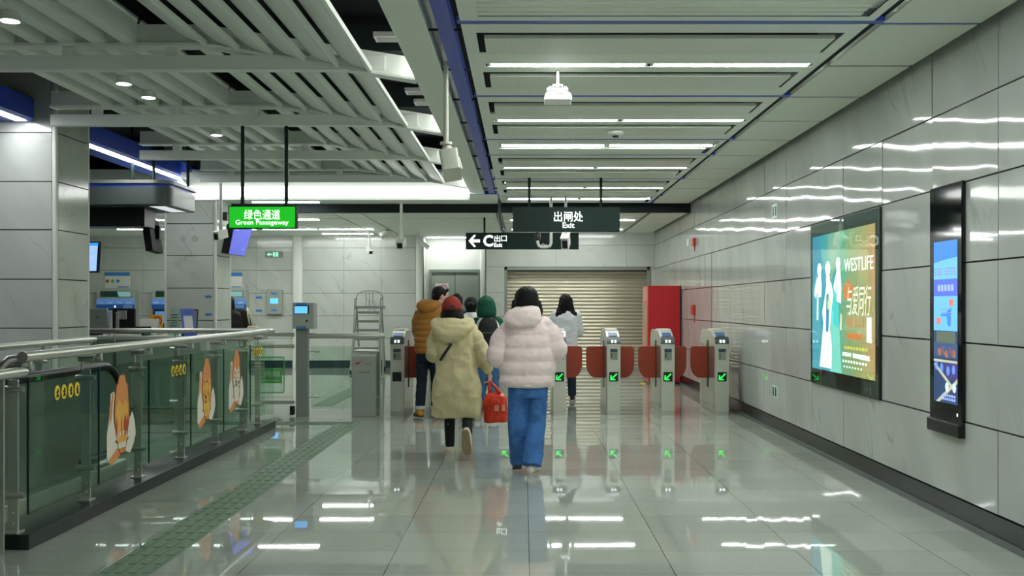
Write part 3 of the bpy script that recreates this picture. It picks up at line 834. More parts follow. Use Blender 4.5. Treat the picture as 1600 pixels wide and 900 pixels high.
def make_gate(x, label, left=True, right=True, arrow=True):
    g = thing('ticket_gate', (x, GY, 0), label, 'ticket gate', 'row of ticket gates')
    x0, x1 = x - GW / 2, x + GW / 2
    pr = gate_profile()
    MB().prism([(x0, GY + q[0], q[1]) for q in pr], (GW, 0, 0)).build('cabinet', M_gate, g, bevel=.006)
    MB().box(x0 + .004, x1 - .004, GY + .004, GY + GL - .004, 0, .05).build('plinth', M_steel, g)
    # head: curved dark band with reader screen
    hp = [(q[0] - .004 if i < 2 else q[0], q[1]) for i, q in enumerate(pr[1:9])]
    band = [(-.006, .955), (-.004, .985), (.012, 1.02), (.04, 1.05), (.05, 1.04), (.02, .955)]
    MB().prism([(x0 - .002, GY + q[0], q[1]) for q in band], (GW + .004, 0, 0)).build('display_band', M_head, g)
    MB().prism([(x0 + .03, GY + .105, 1.058), (x1 - .03, GY + .105, 1.058), (x1 - .03, GY + .20, 1.098), (x0 + .03, GY + .20, 1.098)], (0, 0, .006)).build('reader_screen', M_scr, g)
    for s in (-.022, .022):
        MB().box(x + s - .012, x + s + .012, GY - .012, GY + .006, .975, 1.01).build('lamp', M_lamp, g)
    MB().box(x0 + .01, x1 - .01, GY + .30, GY + .62, 1.125, 1.15).build('top_cover', M_white, g, bevel=.006)
    # coin and card slot plate
    MB().box(x - .048, x + .05, GY - .008, GY + .01, .745, .89).build('slot_plate', M_side, g, bevel=.002)
    MB().box(x - .048, x + .05, GY - .010, GY + .006, .85, .892).build('slot_hood', mat('slot_hood_blue', (46, 64, 76), .4), g)
    MB().box(x - .036, x - .024, GY - .011, GY + .004, .775, .832).build('slot', M_blackpl, g)
    # direction display
    MB().box(x - .06, x + .06, GY - .006, GY + .01, .455, .58).build('direction_display', M_blackpl if arrow else M_blackpl, g)
    if arrow:
        d = [c for c in g.children if c.name.startswith('direction_display')][0]
        P_ = [(-.045, -.045), (.020, -.045), (.020, -.029), (-.017, -.029), (.046, .034), (.034, .046), (-.029, -.017), (-.029, .020), (-.045, .020)]
        MB().prism([(x + q[0], GY - .0075, .5175 + q[1]) for q in P_], (0, .002, 0)).build('arrow', M_arrow, d)
    # side panel recess, paddle slot
    for s, on in ((-1, left), (1, right)):
        xs = x + s * (GW / 2)
        MB().box(xs - .002, xs + .002, GY + .08, GY + GL - .08, .10, .93).build('side_panel', M_side, g)
        MB().box(xs - .004, xs + .004, GY + .48, GY + .62, .34, .99).build('paddle_slot', M_dark, g)
        if on:
            L_ = .245
            pts = [(0, .465), (0, .905)]
            for k in range(6):
                a = math.pi / 2 * (1 - k / 5); pts.append((L_ - .04 + .04 * math.cos(a), .865 + .04 * math.sin(a)))
            for k in range(9):
                a = math.pi / 2 * k / 8; pts.append((L_ - .13 * (1 - math.cos(a)) , .66 - .195 * math.sin(a)))
            MB().prism([(xs + s * q[0], GY + .535, q[1]) for q in pts], (0, .03, 0)).build('paddle', M_paddle, g, bevel=.005)
    return g
GLAB = ['ticket gate at the left end of the row, black display without an arrow', 'ticket gate directly behind the person in the brown jacket', 'ticket gate behind the person in the long khaki coat',
        'ticket gate half hidden by the right arm of the pink jacket', 'ticket gate just right of the white-jumper person, third from the right wall', 'ticket gate in front of the red kiosk, second from the right wall', 'ticket gate standing nearest the right wall']
# (x, left paddle, right paddle) - the copies share the meshes of the first full gate
make_gate(gate_x[0], GLAB[0], left=False, arrow=False)
full = make_gate(gate_x[1], GLAB[1])
for k in range(2, GN - 1):
    c = copy_tree(full); c.location.x = gate_x[k]; c['label'] = GLAB[k]
make_gate(gate_x[GN - 1], GLAB[GN - 1], right=False)

# ------------------------------------------------------------------ steel cabinet, validator post, barrier, swing gate
D2 = 13.2
cb = thing('steel_cabinet', (-2.12, D2, 0), 'grey steel cabinet with a red logo, between the validator post and the gates', 'cabinet')
MB().prism([(-2.28, D2, 0), (-2.28, D2, .80), (-2.28, D2 + .10, .86), (-2.28, D2 + .5, .86), (-2.28, D2 + .5, 0)], (.32, 0, 0)).build('body', mat('cabinet_grey', (158, 165, 155), .35, .1), cb, bevel=.006)
MB().prism([(-2.27, D2 + .10, .861), (-1.97, D2 + .10, .861), (-1.97, D2 + .49, .861), (-2.27, D2 + .49, .861)], (0, 0, .008)).build('top_plate', M_steel, cb)
M_logo = mat('logo_red', (190, 44, 42), .5)
MB().prism([(-2.25, D2 - .002, .695), (-2.19, D2 - .002, .725), (-2.11, D2 - .002, .735), (-2.19, D2 - .002, .715), (-2.15, D2 - .002, .702), (-2.235, D2 - .002, .69), (-2.225, D2 - .002, .705)], (0, .0015, 0)).build('logo', M_logo, cb)
text('广州地铁', 'lettering', mat('print_grey', (84, 88, 84), .6), (-2.07, D2 - .001, .695), width=.11, height=.026, parent=cb)
text('公共服务', 'lettering', M_blackp, (-2.12, D2 - .001, .585), width=.17, height=.02, parent=cb)
vp = thing('validator_post', (-2.94, D2, 0), 'grey steel post with a card reader box and blue screen, beside the swing gate', 'card reader')
MB().box(-3.02, -2.86, D2, D2 + .10, 0, 1.17).build('post', mat('post_grey', (142, 149, 140), .35, .2), vp, bevel=.004)
hd = MB().box(-3.05, -2.765, D2 - .06, D2 + .16, 1.165, 1.51).build('reader_box', mat('reader_grey', (168, 174, 162), .4), vp, bevel=.012)
MB().box(-3.02, -2.83, D2 - .064, D2 - .05, 1.36, 1.475).build('screen_frame', M_blackpl, hd)
MB().box(-3.018, -2.85, D2 - .067, D2 - .06, 1.368, 1.462).build('screen', mat('screen_blue_glow', (86, 168, 240), .4, emit=.9), hd)
M_lab = mat('label_blue', (60, 128, 206), .5)
MB().box(-3.0, -2.86, D2 - .063, D2 - .05, 1.478, 1.505).build('label', M_lab, hd)
MB().box(-3.0, -2.87, D2 - .063, D2 - .05, 1.168, 1.20).build('label', M_lab, hd)
MB().prism([(-2.87, D2 - .062, 1.25), (-2.845, D2 - .062, 1.26), (-2.85, D2 - .062, 1.29), (-2.875, D2 - .062, 1.275)], (0, .003, 0)).build('card_mark', M_blackp, hd)
br = thing('barrier', (-2.35, D2 + .05, 0), 'glass barrier with a horizontal steel rail between the validator post and the steel cabinet', 'barrier')
MB().tube([(-2.858, D2 + .05, 1.07), (-1.86, D2 + .05, 1.07), (-1.845, D2 + .05, 1.07)], [.034, .034, .026], 14).build('rail', M_steel, br, smooth=True)
for q0_, q1_ in ((-2.83, -2.29), (-1.955, -1.92)):
    MB().box(q0_, q1_, D2 + .045, D2 + .055, .10, .93).build('glass_pane', M_glass2, br)
for x in (-1.905, -1.87):
    MB().cyl((x, D2 + .05, 0), (x, D2 + .05, 1.04), .012, 10).build('upright', M_steel, br, smooth=True)
for x, s in ((-2.86, 1), (-1.905, -1)):
    for z in (.26, .86):
        MB().tube([(x, D2 + .03, z), (x + s * .10, D2 + .03, z), (x + s * .10, D2 + .03, z), (x + s * .15, D2 + .03, z)], [.008, .008, .022, .012], 8).build('glass_clamp', M_steel, br, smooth=True)
sg = thing('swing_gate', (-3.3, D2 + .05, 0), 'low swing gate with pale bars and a green framed notice, left of the validator post', 'gate')
M_bar = mat('swing_bar', (186, 188, 172), .4, .4)
for z in (1.085, .93, .185):
    MB().box(-3.55, -3.05, D2 + .04, D2 + .07, z - .026, z + .026).build('bar', M_bar, sg, bevel=.006)
MB().cyl((-3.53, D2 + .055, 0), (-3.53, D2 + .055, 1.1), .016, 10).build('upright', M_steel, sg, smooth=True)
MB().box(-3.10, -3.045, D2, D2 + .09, .02, .14).build('hinge', M_blackpl, sg, bevel=.004)
MB().box(-3.52, -3.18, D2 + .05, D2 + .056, .30, .80).build('glass_panel', M_glass2, sg)
M_gp = mat('notice_green', (88, 176, 92), .5)
def rrect(cx, cz, w, h, r, y, n=5):
    pts = []
    for sx, sz, a0 in ((1, 1, 0), (-1, 1, 90), (-1, -1, 180), (1, -1, 270)):
        for k in range(n + 1):
            a = math.radians(a0 + 90 * k / n); pts.append((cx + sx * (w/2 - r) + r * math.cos(a), y, cz + sz * (h/2 - r) + r * math.sin(a)))
    return pts
fr_ = rrect(-3.345, .55, .33, .47, .04, D2 + .03)
MB().tube(fr_ + [fr_[0], fr_[1]], .007, 6).build('notice_frame', M_gp, sg)
nt_ = MB().box(-3.49, -3.21, D2 + .032, D2 + .036, .44, .64).build('notice', M_gp, sg)
text('绿色通道', 'lettering', M_white, (-3.345, D2 + .031, .565), width=.22, height=.075, parent=nt_)
text('Green Passage', 'lettering', M_white, (-3.345, D2 + .031, .475), width=.2, height=.028, parent=nt_)

# ------------------------------------------------------------------ red kiosk by the right wall
kx0, kx1, ky = 2.33, 2.94, 18.6
ks = thing('kiosk', (2.63, ky, 0), 'tall red kiosk with painted side reflections, standing by the right wall behind the gates', 'kiosk')
M_kred = mat('kiosk_red', (196, 26, 36), .3)
MB().box(kx0, kx1, ky, ky + .85, .04, 1.84).build('body', M_kred, ks, bevel=.01)
MB().box(kx0 + .02, kx1 - .02, ky + .02, ky + .83, 0, .04).build('plinth', M_blackpl, ks)
MB().box(kx1 - .02, kx1 + .004, ky - .004, ky + .02, .04, 1.84).build('edge_shadow', M_blackpl, ks)  # black strip draws the shadow gap between kiosk and wall
for k in range(3):
    y = ky + .16 + k * .25
    MB().box(kx0 - .012, kx0, y, y + .13, .1, 1.5).build('side_reflection', mat('kiosk_side_reflection', (226, 196, 170), .2, .6), ks)  # pale bands paint the shutter's reflection on the glossy side
MB().box(kx0 - .006, kx0, ky + .06, ky + .8, 1.55, 1.82).build('side_header', mat('kiosk_header', (206, 120, 110), .3), ks)
o = MB().prism([(2.20, 18.75, 0), (2.27, 18.58, 0), (2.30, 18.60, 0), (2.23, 18.77, 0)], (0, 0, .02)).build('wedge', M_yel)
tag(o, 'small yellow floor wedge at the foot of the red kiosk', 'wedge')

# ------------------------------------------------------------------ rolling ladder against the left end wall
ly = 21.6
ld = thing('rolling_ladder', (-3.42, ly, 0), 'silver rolling platform ladder standing against the tiled end wall', 'ladder')
M_alu = mat('aluminium', (150, 154, 148), .3, .6)
for x in (-3.70, -3.14):
    MB().tube([(x, ly - .25, .05), (x, ly + .42, 1.40)], .032, 10).build('stile', M_alu, ld, smooth=True)
    MB().tube([(x, ly + .95, .05), (x, ly + .45, 1.42)], .020, 10).build('rear_leg', M_alu, ld, smooth=True)
    MB().tube([(x, ly - .1, .35), (x, ly + .25, 1.62), (x, ly + .5, 1.62)], .014, 8).build('side_rail', M_alu, ld, smooth=True)
for k in range(7):
    f = (k + .6) / 7
    y, z = ly - .25 + .67 * f, .05 + 1.35 * f
    MB().box(-3.70, -3.14, y - .02, y + .14, z - .035, z + .02).build('tread', M_alu, ld, bevel=.004)
MB().box(-3.72, -3.12, ly + .35, ly + .92, 1.40, 1.46).build('platform', M_alu, ld, bevel=.006)
arc = [(-3.42 - .30, ly + .5, 1.46), (-3.42 - .29, ly + .5, 1.68)] + [(-3.42 + .27 * math.cos(a) * 1.0, ly + .5, 1.70 + .10 * math.sin(a)) for a in [math.pi * (1 - k / 8) for k in range(9)]] + [(-3.42 + .29, ly + .5, 1.68), (-3.42 + .30, ly + .5, 1.46)]
gr_ = MB().tube(arc, .012, 8).build('guard_rail', M_alu, ld, smooth=True)
for x in (-3.50, -3.42, -3.34):
    MB().cyl((x, ly + .5, 1.46), (x * .9 - 3.42 * .1, ly + .5, 1.79), .007, 6).build('guard_rod', M_alu, gr_, smooth=True)
for x in (-3.70, -3.14):
    for y in (ly - .25, ly + .95):
        MB().cyl((x - .02, y, .05), (x + .02, y, .05), .05, 12).build('caster', M_blackpl, ld, smooth=True)
# ================================================================== hanging signs
def hang_sign(name, x0, x1, y, z0, z1, m, label, rods, ztop, depth=.09, edge=None):
    s = thing(name, ((x0 + x1) / 2, y, z0), label, 'sign')
    b = MB().box(x0, x1, y - depth / 2, y + depth / 2, z0, z1).build('box', edge or m, s, bevel=.004)
    for x in rods:
        MB().cyl((x, y, z1 - .002), (x, y, ztop), .019, 12).build('rod', M_signdark, s, smooth=True)
    return s, b
GSY = 10.40
gx0, gx1, gz0, gz1 = X(358.5, GSY), X(464.5, GSY), Z(358, GSY), Z(322, GSY)
s, b = hang_sign('hanging_sign', gx0, gx1, GSY, gz0, gz1, M_green, 'glowing green hanging sign with white passageway lettering, left of the wide beam', (X(379, GSY), X(447.5, GSY)), ZB + .002, edge=M_signdark)
MB().box(gx0 + .012, gx1 - .012, GSY - .05, GSY - .044, gz0 + .012, gz1 - .012).build('face', M_green, s)
gc = (gx0 + gx1) / 2
text('绿色通道', 'lettering', M_text, (gc, GSY - .0515, Z(336, GSY)), width=.375, height=.105, parent=s, bold=.004)
text('Green Passageway', 'lettering', M_text, (gc, GSY - .0515, Z(349, GSY)), width=.55, height=.062, parent=s, bold=.004)

EY = 13.95
ex0, ex1, ez0, ez1 = X(801, EY), X(968, EY), Z(362, EY), Z(324, EY)
s, b = hang_sign('hanging_sign', ex0, ex1, EY, ez0, ez1, M_signdark, 'dark hanging exit sign with white lettering and no arrow, over the gates', (X(827, EY), X(939, EY)), ZC + .03, .12)
MB().box(ex0 + .03, X(860, EY), EY - .062, EY - .058, ez0 + .02, ez1 - .02).build('blank_panel', mat('sign_blank', (17, 37, 31), .6, spec=.25), s)
text('出闸处', 'lettering', M_text, (X(888, EY), EY - .064, Z(339, EY)), width=.405, height=.145, parent=s, bold=.006)
text('Exit', 'lettering', M_text, (X(888, EY), EY - .064, Z(352.5, EY)), width=.165, height=.075, parent=s, bold=.014)

CY = 18.5
cx0, cx1, cz0, cz1 = X(728, CY), X(904, CY), Z(389.5, CY), Z(364, CY)
s, b = hang_sign('hanging_sign', cx0, cx1, CY, cz0, cz1, M_signdark, 'dark hanging sign with a white left arrow and letter C, behind the exit sign', (X(757, CY), X(880, CY)), ZF + .03, .10)
a = [(-1, 0), (-.1, .82), (.18, .82), (.22, .74), (-.3, .2), (.95, .2), (.95, -.2), (-.3, -.2), (.22, -.74), (.18, -.82), (-.1, -.82)]
ac = Vector((X(741.5, CY), CY - .053, Z(376.7, CY)))
MB().prism([(ac.x + p[0] * .108, ac.y, ac.z + p[1] * .135) for p in a], (0, .002, 0)).build('arrow', M_text, s)
text('C', 'lettering', M_text, (X(763, CY), CY - .054, Z(376.5, CY)), width=.18, height=.215, parent=s, bold=.03)
text('出', 'lettering', M_text, (X(777, CY), CY - .054, Z(373, CY)), width=.108, height=.12, parent=s, bold=.008)
text('口', 'lettering', M_text, (X(787.5, CY), CY - .054, Z(373, CY)), width=.105, height=.105, parent=s, bold=.008)
text('Exit', 'lettering', M_text, (X(778.5, CY), CY - .054, Z(383, CY)), width=.15, height=.075, parent=s, bold=.016)
# cable from the dark gap down to that sign
tag(MB().tube([(-.41, 17.0, ZC + .02), (-.42, 17.55, ZF - .02), (-.40, 18.0, 2.86), (X(789, CY), CY, cz1 + .01)], .028, 8).build('cable', M_blackpl, smooth=True), 'thick black cable drooping from the dark ceiling step to the arrow sign', 'cable')

# ================================================================== cameras
def pole_camera(px, py, d, ztop, label, w=.10, ln=.26, h=.09, yaw=0, pitch=20, r=.018, front=True, m=None):
    """white box camera at the foot of a pole: yaw 0 looks at the viewer"""
    m = m or M_white
    c = at(px, py, d)
    t = thing('security_camera', c, label, 'camera', 'security cameras')
    MB().cyl((c.x, c.y, c.z + h * .5 + .05), (c.x, c.y, ztop), r, 12).build('pole', m, t, smooth=True)
    MB().tube([(c.x, c.y, c.z + h * .5 + .10), (c.x, c.y, c.z + h * .5 + .06), (c.x, c.y, c.z + h * .3)], [r * 1.5, r * 1.5, r], 12).build('joint', m, t, smooth=True)
    body = MB().box(c.x - w / 2, c.x + w / 2, c.y - ln / 2, c.y + ln / 2, c.z - h / 2, c.z + h / 2)
    lens = MB().box(c.x - w * .36, c.x + w * .36, c.y - ln / 2 - .006, c.y - ln / 2 + .01, c.z - h * .36, c.z + h * .30)
    hood = MB().box(c.x - w * .56, c.x + w * .56, c.y - ln / 2 - .03, c.y + ln * .4, c.z + h * .48, c.z + h * .58)
    for q in (body, lens, hood):
        q.turn(math.radians(pitch), c, 'X'); q.turn(math.radians(yaw), c, 'Z')
    body.build('body', m, t, bevel=.01); lens.build('lens', M_blackpl, t); hood.build('hood', m, t, bevel=.003)
    return t
pole_camera(345, 367, 15.3, ZB + .1, 'white box camera on a long white pole left of the green sign', yaw=-18, w=.09, h=.13, r=.025, pitch=15)
pole_camera(627, 380, 17.4, ZC + .05, 'white box camera on a pole facing the viewer, left of the grey door', yaw=-6, w=.13, h=.14, r=.026, pitch=22)
pole_camera(884, 377, 16.2, ZC + .05, 'white box camera in front of the right end of the arrow sign', yaw=-10, w=.12, h=.2, r=.022, pitch=25)
pole_camera(577, 391, 22.0, ZF, 'small white wall camera on a short drop pole above the ladder', yaw=25, w=.10, h=.09, r=.026, pitch=25)
c = at(666, 383, 22.6)
t = thing('security_camera', c, 'pale camera seen from the side, tilted by the rounded pilaster beside the door alcove', 'camera', 'security cameras')
MB().tube([(c.x - .20, c.y, c.z + .12), (c.x + .05, c.y, c.z - .06)], .05, 12).build('body', M_white, t, smooth=True)
MB().cyl((c.x - .20, c.y, c.z + .10), (c.x - .20, c.y, ZF), .022, 10).build('pole', M_white, t, smooth=True)
# the big camera hung beside the wide beam
c = at(703, 258, 7.5)
t = thing('security_camera', c, 'large white camera on a pole beside the wide white beam, nearest of the cameras', 'camera', 'security cameras')
M_cam = mat('camera_cream', (216, 218, 200), .4)
px_ = X(697, 7.5)
MB().cyl((px_, 7.5, Z(222, 7.5)), (px_, 7.5, ZC + .05), .019, 14).build('pole', M_cam, t, smooth=True)
MB().tube([(px_, 7.5, Z(222, 7.5)), (px_, 7.5, Z(226, 7.5))], .045, 16).build('flange', M_cam, t, smooth=True)
MB().tube([(px_ + .005, 7.5, Z(228, 7.5)), (px_ + .01, 7.5, Z(236, 7.5)), (px_ + .015, 7.5, Z(247, 7.5)), (px_ + .02, 7.5, Z(254, 7.5))], [.03, .05, .06, .04], 16).build('joint', M_cam, t, smooth=True)
q = MB().rbox(c.x - .062, c.x + .075, 7.36, 7.62, c.z - .085, c.z + .075, .02); q.turn(math.radians(-10), c, 'Y'); q.turn(math.radians(-14), c, 'X')
q.build('body', M_cam, t, smooth=True)
MB().tube([(px_ + .05, 7.45, Z(238, 7.5)), (px_ + .10, 7.44, Z(248, 7.5)), (px_ + .125, 7.42, Z(266, 7.5))], .006, 6).build('cable', M_cam, t, smooth=True)
# ceiling spot camera on the far ceiling
c = at(605, 366, 21.5)
t = thing('security_camera', c, 'white dome-headed camera on a short black arm under the far ceiling seam', 'camera', 'security cameras')
MB().cyl((c.x, c.y, c.z), (c.x, c.y, ZF), .03, 10).build('arm', M_blackpl, t, smooth=True)
MB().tube([(c.x - .14, c.y, c.z - .04), (c.x - .02, c.y, c.z + .03), (c.x + .10, c.y, c.z + .05)], [.075, .07, .03], 12).build('head', M_white, t, smooth=True)
# dark seam with pipe in the far ceiling
# U-shaped pipe camera in front of the arrow sign
d = 16.4
c = at(850, 378, d)
t = thing('security_camera', c, 'dark ball camera on a white U-shaped pipe in front of the arrow sign', 'camera', 'security cameras')
xa, xb = X(840, d), X(861, d)
MB().tube([(xb, d, ZC + .02), (xb, d, Z(380, d)), (xb - .02, d, Z(384.5, d)), (xb - .06, d, Z(386, d)), (xa + .06, d, Z(386, d)), (xa + .02, d, Z(384, d)), (xa, d, Z(379, d)), (xa, d, Z(375, d))], .024, 12).build('pipe', M_white, t, smooth=True)
MB().tube([(xa, d, Z(376, d)), (xa, d, Z(374, d)), (xa, d, Z(366, d)), (xa, d, Z(363, d))], [.03, .05, .05, .03], 14).build('camera_head', M_blackpl, t, smooth=True)
MB().tube([(X(845, d), d, Z(384, d)), (X(849, d), d - .01, Z(381, d)), (X(852, d), d, Z(384, d)), (X(855, d), d, Z(382, d))], .008, 6).build('cable', M_white, t, smooth=True)

# white loudspeaker-like lamp hung in the hall
d = 7.57
c = at(871.5, 140, d)
t = thing('pendant_lamp', (c.x, d, Z(162, d)), 'white bell-shaped pendant fitting hung on a steel rod under the second ceiling panel', 'lamp')
MB().cyl((c.x, d, Z(130, d)), (c.x, d, ZC + .03), .012, 12).build('rod', M_steel, t, smooth=True)
hb = [(X(850, d), Z(161, d)), (X(893, d), Z(161, d)), (X(893, d), Z(153, d)), (X(890, d), Z(148, d)), (X(885, d), Z(146, d)), (X(858, d), Z(146, d)), (X(853, d), Z(148, d)), (X(850.5, d), Z(153, d))]
M_lampw = mat('lamp_white', (250, 250, 246), .35)
MB().prism([(q[0], d - .09, q[1]) for q in hb], (0, .18, 0)).build('housing', M_lampw, t, bevel=.012)
MB().box(X(854, d), X(887, d), d - .075, d + .075, Z(144.5, d), Z(140.5, d)).build('plate', M_lampw, t, bevel=.004)
for s in (-1, 1):
    MB().tube([(c.x + s * .065, d, Z(143, d)), (c.x + s * .065, d, Z(137, d)), (c.x + s * .05, d, Z(135, d))], [.006, .010, .004], 8).build('knob', M_lampw, t, smooth=True)
MB().tube([(c.x - .035, d, Z(141, d)), (c.x - .035, d, Z(133, d)), (c.x + .035, d, Z(133, d)), (c.x + .035, d, Z(141, d))], .008, 8).build('bracket', M_lampw, t, smooth=True)
MB().ball((c.x, d, Z(133, d)), .018, 10, 6).build('joint', M_lampw, t, smooth=True)
for k in range(5):
    x = c.x - .026 + k * .013
    MB().box(x - .0022, x + .0022, d - .0925, d - .088, Z(152, d), Z(146.5, d)).build('vent_slot', M_blackpl, t)

# ================================================================== right wall: lightbox, display, small fittings
def wall_poly(pts, x, name, m, parent, th=.002):
    """pts (y, z) on the right wall, thickness towards the hall"""
    return MB().prism([(x, p[0], p[1]) for p in pts], (-th, 0, 0)).build(name, m, parent)
def rect(y0, y1, z0, z1): return [(y0, z0), (y1, z0), (y1, z1), (y0, z1)]
by0, by1, bz0, bz1 = 8.19, 10.15, .69, 2.29
lb_ = thing('lightbox', (WX - .04, (by0 + by1) / 2, bz0), 'large glowing concert poster in a black wall frame with white figures', 'lightbox')
fx = WX - .022
MB().box(fx, WX, by0, by1, bz0, bz1).build('frame', M_blackpl, lb_, bevel=.004)
# poster ground: colours run from blue (far end) to green and orange (near end)
def poster_mat():
    m = bpy.data.materials.new('poster_print'); m.use_nodes = True
    nt = m.node_tree; N = nt.nodes; L = nt.links; b = N['Principled BSDF']
    tc = N.new('ShaderNodeTexCoord'); sp = N.new('ShaderNodeSeparateXYZ'); L.new(tc.outputs['Object'], sp.inputs[0])
    n = N.new('ShaderNodeTexNoise'); n.inputs['Scale'].default_value = 2.2; n.inputs['Detail'].default_value = 2; L.new(tc.outputs['Object'], n.inputs['Vector'])
    mr = N.new('ShaderNodeMapRange'); mr.inputs[1].default_value = -.95; mr.inputs[2].default_value = .95; L.new(sp.outputs['Y'], mr.inputs[0])
    ad = N.new('ShaderNodeMath'); ad.operation = 'MULTIPLY_ADD'; ad.inputs[1].default_value = .45; L.new(n.outputs['Fac'], ad.inputs[0]); L.new(mr.outputs[0], ad.inputs[2])
    sb = N.new('ShaderNodeMath'); sb.operation = 'SUBTRACT'; sb.inputs[1].default_value = .22; L.new(ad.outputs[0], sb.inputs[0])
    r = N.new('ShaderNodeValToRGB'); e = r.color_ramp.elements
    e[0].position = 0.0; e[0].color = lin((200, 150, 104)); e[1].position = 1.0; e[1].color = lin((64, 140, 172))
    for p, c in ((.16, (176, 158, 104)), (.34, (142, 160, 112)), (.52, (104, 166, 140)), (.62, (150, 172, 150)), (.72, (70, 160, 160)), (.86, (52, 148, 176))):
        q = e.new(p); q.color = lin(c)
    L.new(sb.outputs[0], r.inputs['Fac'])
    L.new(r.outputs['Color'], b.inputs['Emission Color']); b.inputs['Emission Strength'].default_value = .95
    b.inputs['Base Color'].default_value = (.05, .05, .05, 1); b.inputs['Roughness'].default_value = .15
    return m
py0, py1, pz0, pz1 = by0 + .10, by1 - .07, bz0 + .155, bz1 - .13
xp = fx - .001
pst = wall_poly(rect(py0, py1, pz0, pz1), xp, 'poster', poster_mat(), lb_)
pw, ph = py1 - py0, pz1 - pz0
def P2(u, v): return (py1 - u * pw, pz0 + v * ph)      # u from the far (left) edge, v up
def em(name, rgb, e=.75): return mat(name, rgb, .4, emit=e)
def shape(pts, m, layer=1, name='print'):
    if max(q[0] for q in pts) < .48: pts = [(min(q[0] * 1.16, .52), q[1] * 1.02) for q in pts]
    return wall_poly([P2(*p) for p in pts], xp - .0022 - .0003 * layer, name, m, pst, .0002)
shape([(0, 0), (.30, 0), (.28, .30), (.30, .55), (.22, .72), (.10, .78), (0, .6)], em('poster_blue', (74, 152, 180), .8), 0)
shape([(.28, 0), (.46, 0), (.43, .12), (.41, .35), (.40, .5), (.37, .66), (.33, .62), (.30, .45)], em('poster_teal', (126, 204, 196), .85), 1)
shape([(.30, .35), (.42, .3), (.40, .5), (.41, .6), (.35, .72), (.30, .65)], em('poster_deep_teal', (60, 154, 164), .8), 1)
M_pw = em('poster_white', (244, 250, 246), 1.0)
M_pb = em('poster_robe_blue', (74, 132, 186), .8)
shape([(.12, .02), (.30, .02), (.305, .18), (.28, .3), (.30, .44), (.33, .55), (.30, .62), (.26, .66), (.22, .60), (.19, .5), (.16, .42), (.18, .34)], M_pw, 2)
shape([(.215, .28), (.255, .28), (.27, .48), (.25, .60), (.225, .54), (.22, .42)], M_pb, 3)
shape([(.245, .44), (.285, .44), (.295, .50), (.28, .535), (.276, .50), (.268, .545), (.262, .5), (.252, .54), (.25, .49), (.238, .50)], em('poster_hand', (236, 226, 190), .75), 4)
def head(u, v, w, h):
    w *= 1.1
    shape([(u + w * math.cos(a), v + h * math.sin(a)) for a in [k * math.pi / 7 for k in range(14)]], M_pw, 4)
head(.115, .735, .030, .045); shape([(.09, .53), (.145, .53), (.15, .62), (.135, .71), (.10, .71), (.08, .62)], M_pw, 3)
shape([(.03, .55), (.06, .52), (.09, .58), (.11, .66), (.08, .68), (.05, .62)], M_pw, 3)
head(.245, .73, .034, .055); shape([(.225, .55), (.265, .55), (.275, .68), (.22, .68)], M_pw, 3)
head(.395, .76, .028, .045); shape([(.375, .50), (.435, .48), (.44, .60), (.425, .72), (.375, .73)], M_pw, 3)
shape([(.33, .6), (.36, .55), (.38, .66), (.37, .7)], M_pw, 3)
shape([(.07, .36), (.095, .36), (.10, .52), (.08, .54)], M_pw, 3); shape([(.42, .3), (.445, .3), (.45, .4), (.43, .42)], em('poster_hand', (236, 226, 190), .75), 3)
rotW = (90, 0, -90)
def wtext(st, m, u, v, w, h, bold=.0, shear=0.0, layer=5):
    p = P2(u, v)
    return text(st, 'lettering', m, (xp - .0022 - .0003 * layer - .0003, p[0], p[1]), width=w * pw, height=h * ph, rot=rotW, parent=pst, bold=bold, shear=shear, extrude=.0001)
wtext('WESTLIFE', M_pw, .77, .755, .42, .09)
wtext('与爱同行', em('poster_pale', (240, 226, 206), .9), .775, .51, .36, .20, .0, .25)
M_py = em('poster_yellow', (226, 206, 96), .75); M_po = em('poster_orange', (222, 128, 70), .7)
shape([(.56, .52), (.66, .52), (.70, .60), (.62, .66), (.54, .60)], M_po, 2)
for k in range(9):
    shape([(.60 + k * .03, .335), (.617 + k * .03, .335), (.617 + k * .03, .40), (.60 + k * .03, .40)], M_po, 3)
shape([(.60, .25), (.83, .25), (.83, .29), (.60, .29)], M_po, 3)
shape([(.89, .24), (.955, .235), (.955, .40), (.89, .40)], M_pw, 3)
for k in range(8):
    shape([(.56 + k * .044, .178), (.594 + k * .044, .178), (.594 + k * .044, .198), (.56 + k * .044, .198)], M_py, 3)
shape([(.69, .125), (.93, .118), (.93, .15), (.69, .155)], M_pw, 3)
for k in range(4):
    shape([(.53 + k * .035, .128), (.558 + k * .035, .128), (.558 + k * .035, .155), (.53 + k * .035, .155)], M_pw, 3)
for k in range(9):
    shape([(.53 + k * .042, .085), (.555 + k * .042, .085), (.558 + k * .042, .102), (.533 + k * .042, .102)], M_pw, 3)
    if k < 7: shape([(.55 + k * .042, .05), (.57 + k * .042, .05), (.57 + k * .042, .062), (.55 + k * .042, .062)], M_pw, 3)
mk = MB().prism([(fx - .001, by0 + .22, bz0 + .03), (fx - .001, by0 + .20, bz0 + .03), (fx - .001, by0 + .20, bz0 + .10), (fx - .001, by0 + .22, bz0 + .10)], (-.001, 0, 0)).build('maker_mark', mat('mark_grey', (150, 160, 156), .5), lb_)
text('HN', 'lettering', mat('mark_grey', (150, 160, 156), .5), (fx - .0015, by0 + .30, bz0 + .07), width=.09, height=.035, rot=rotW, parent=lb_)
# glass front
MB().box(fx - .006, fx - .005, by0 + .01, by1 - .01, bz0 + .01, bz1 - .01).build('glass_front', M_glass2, lb_)

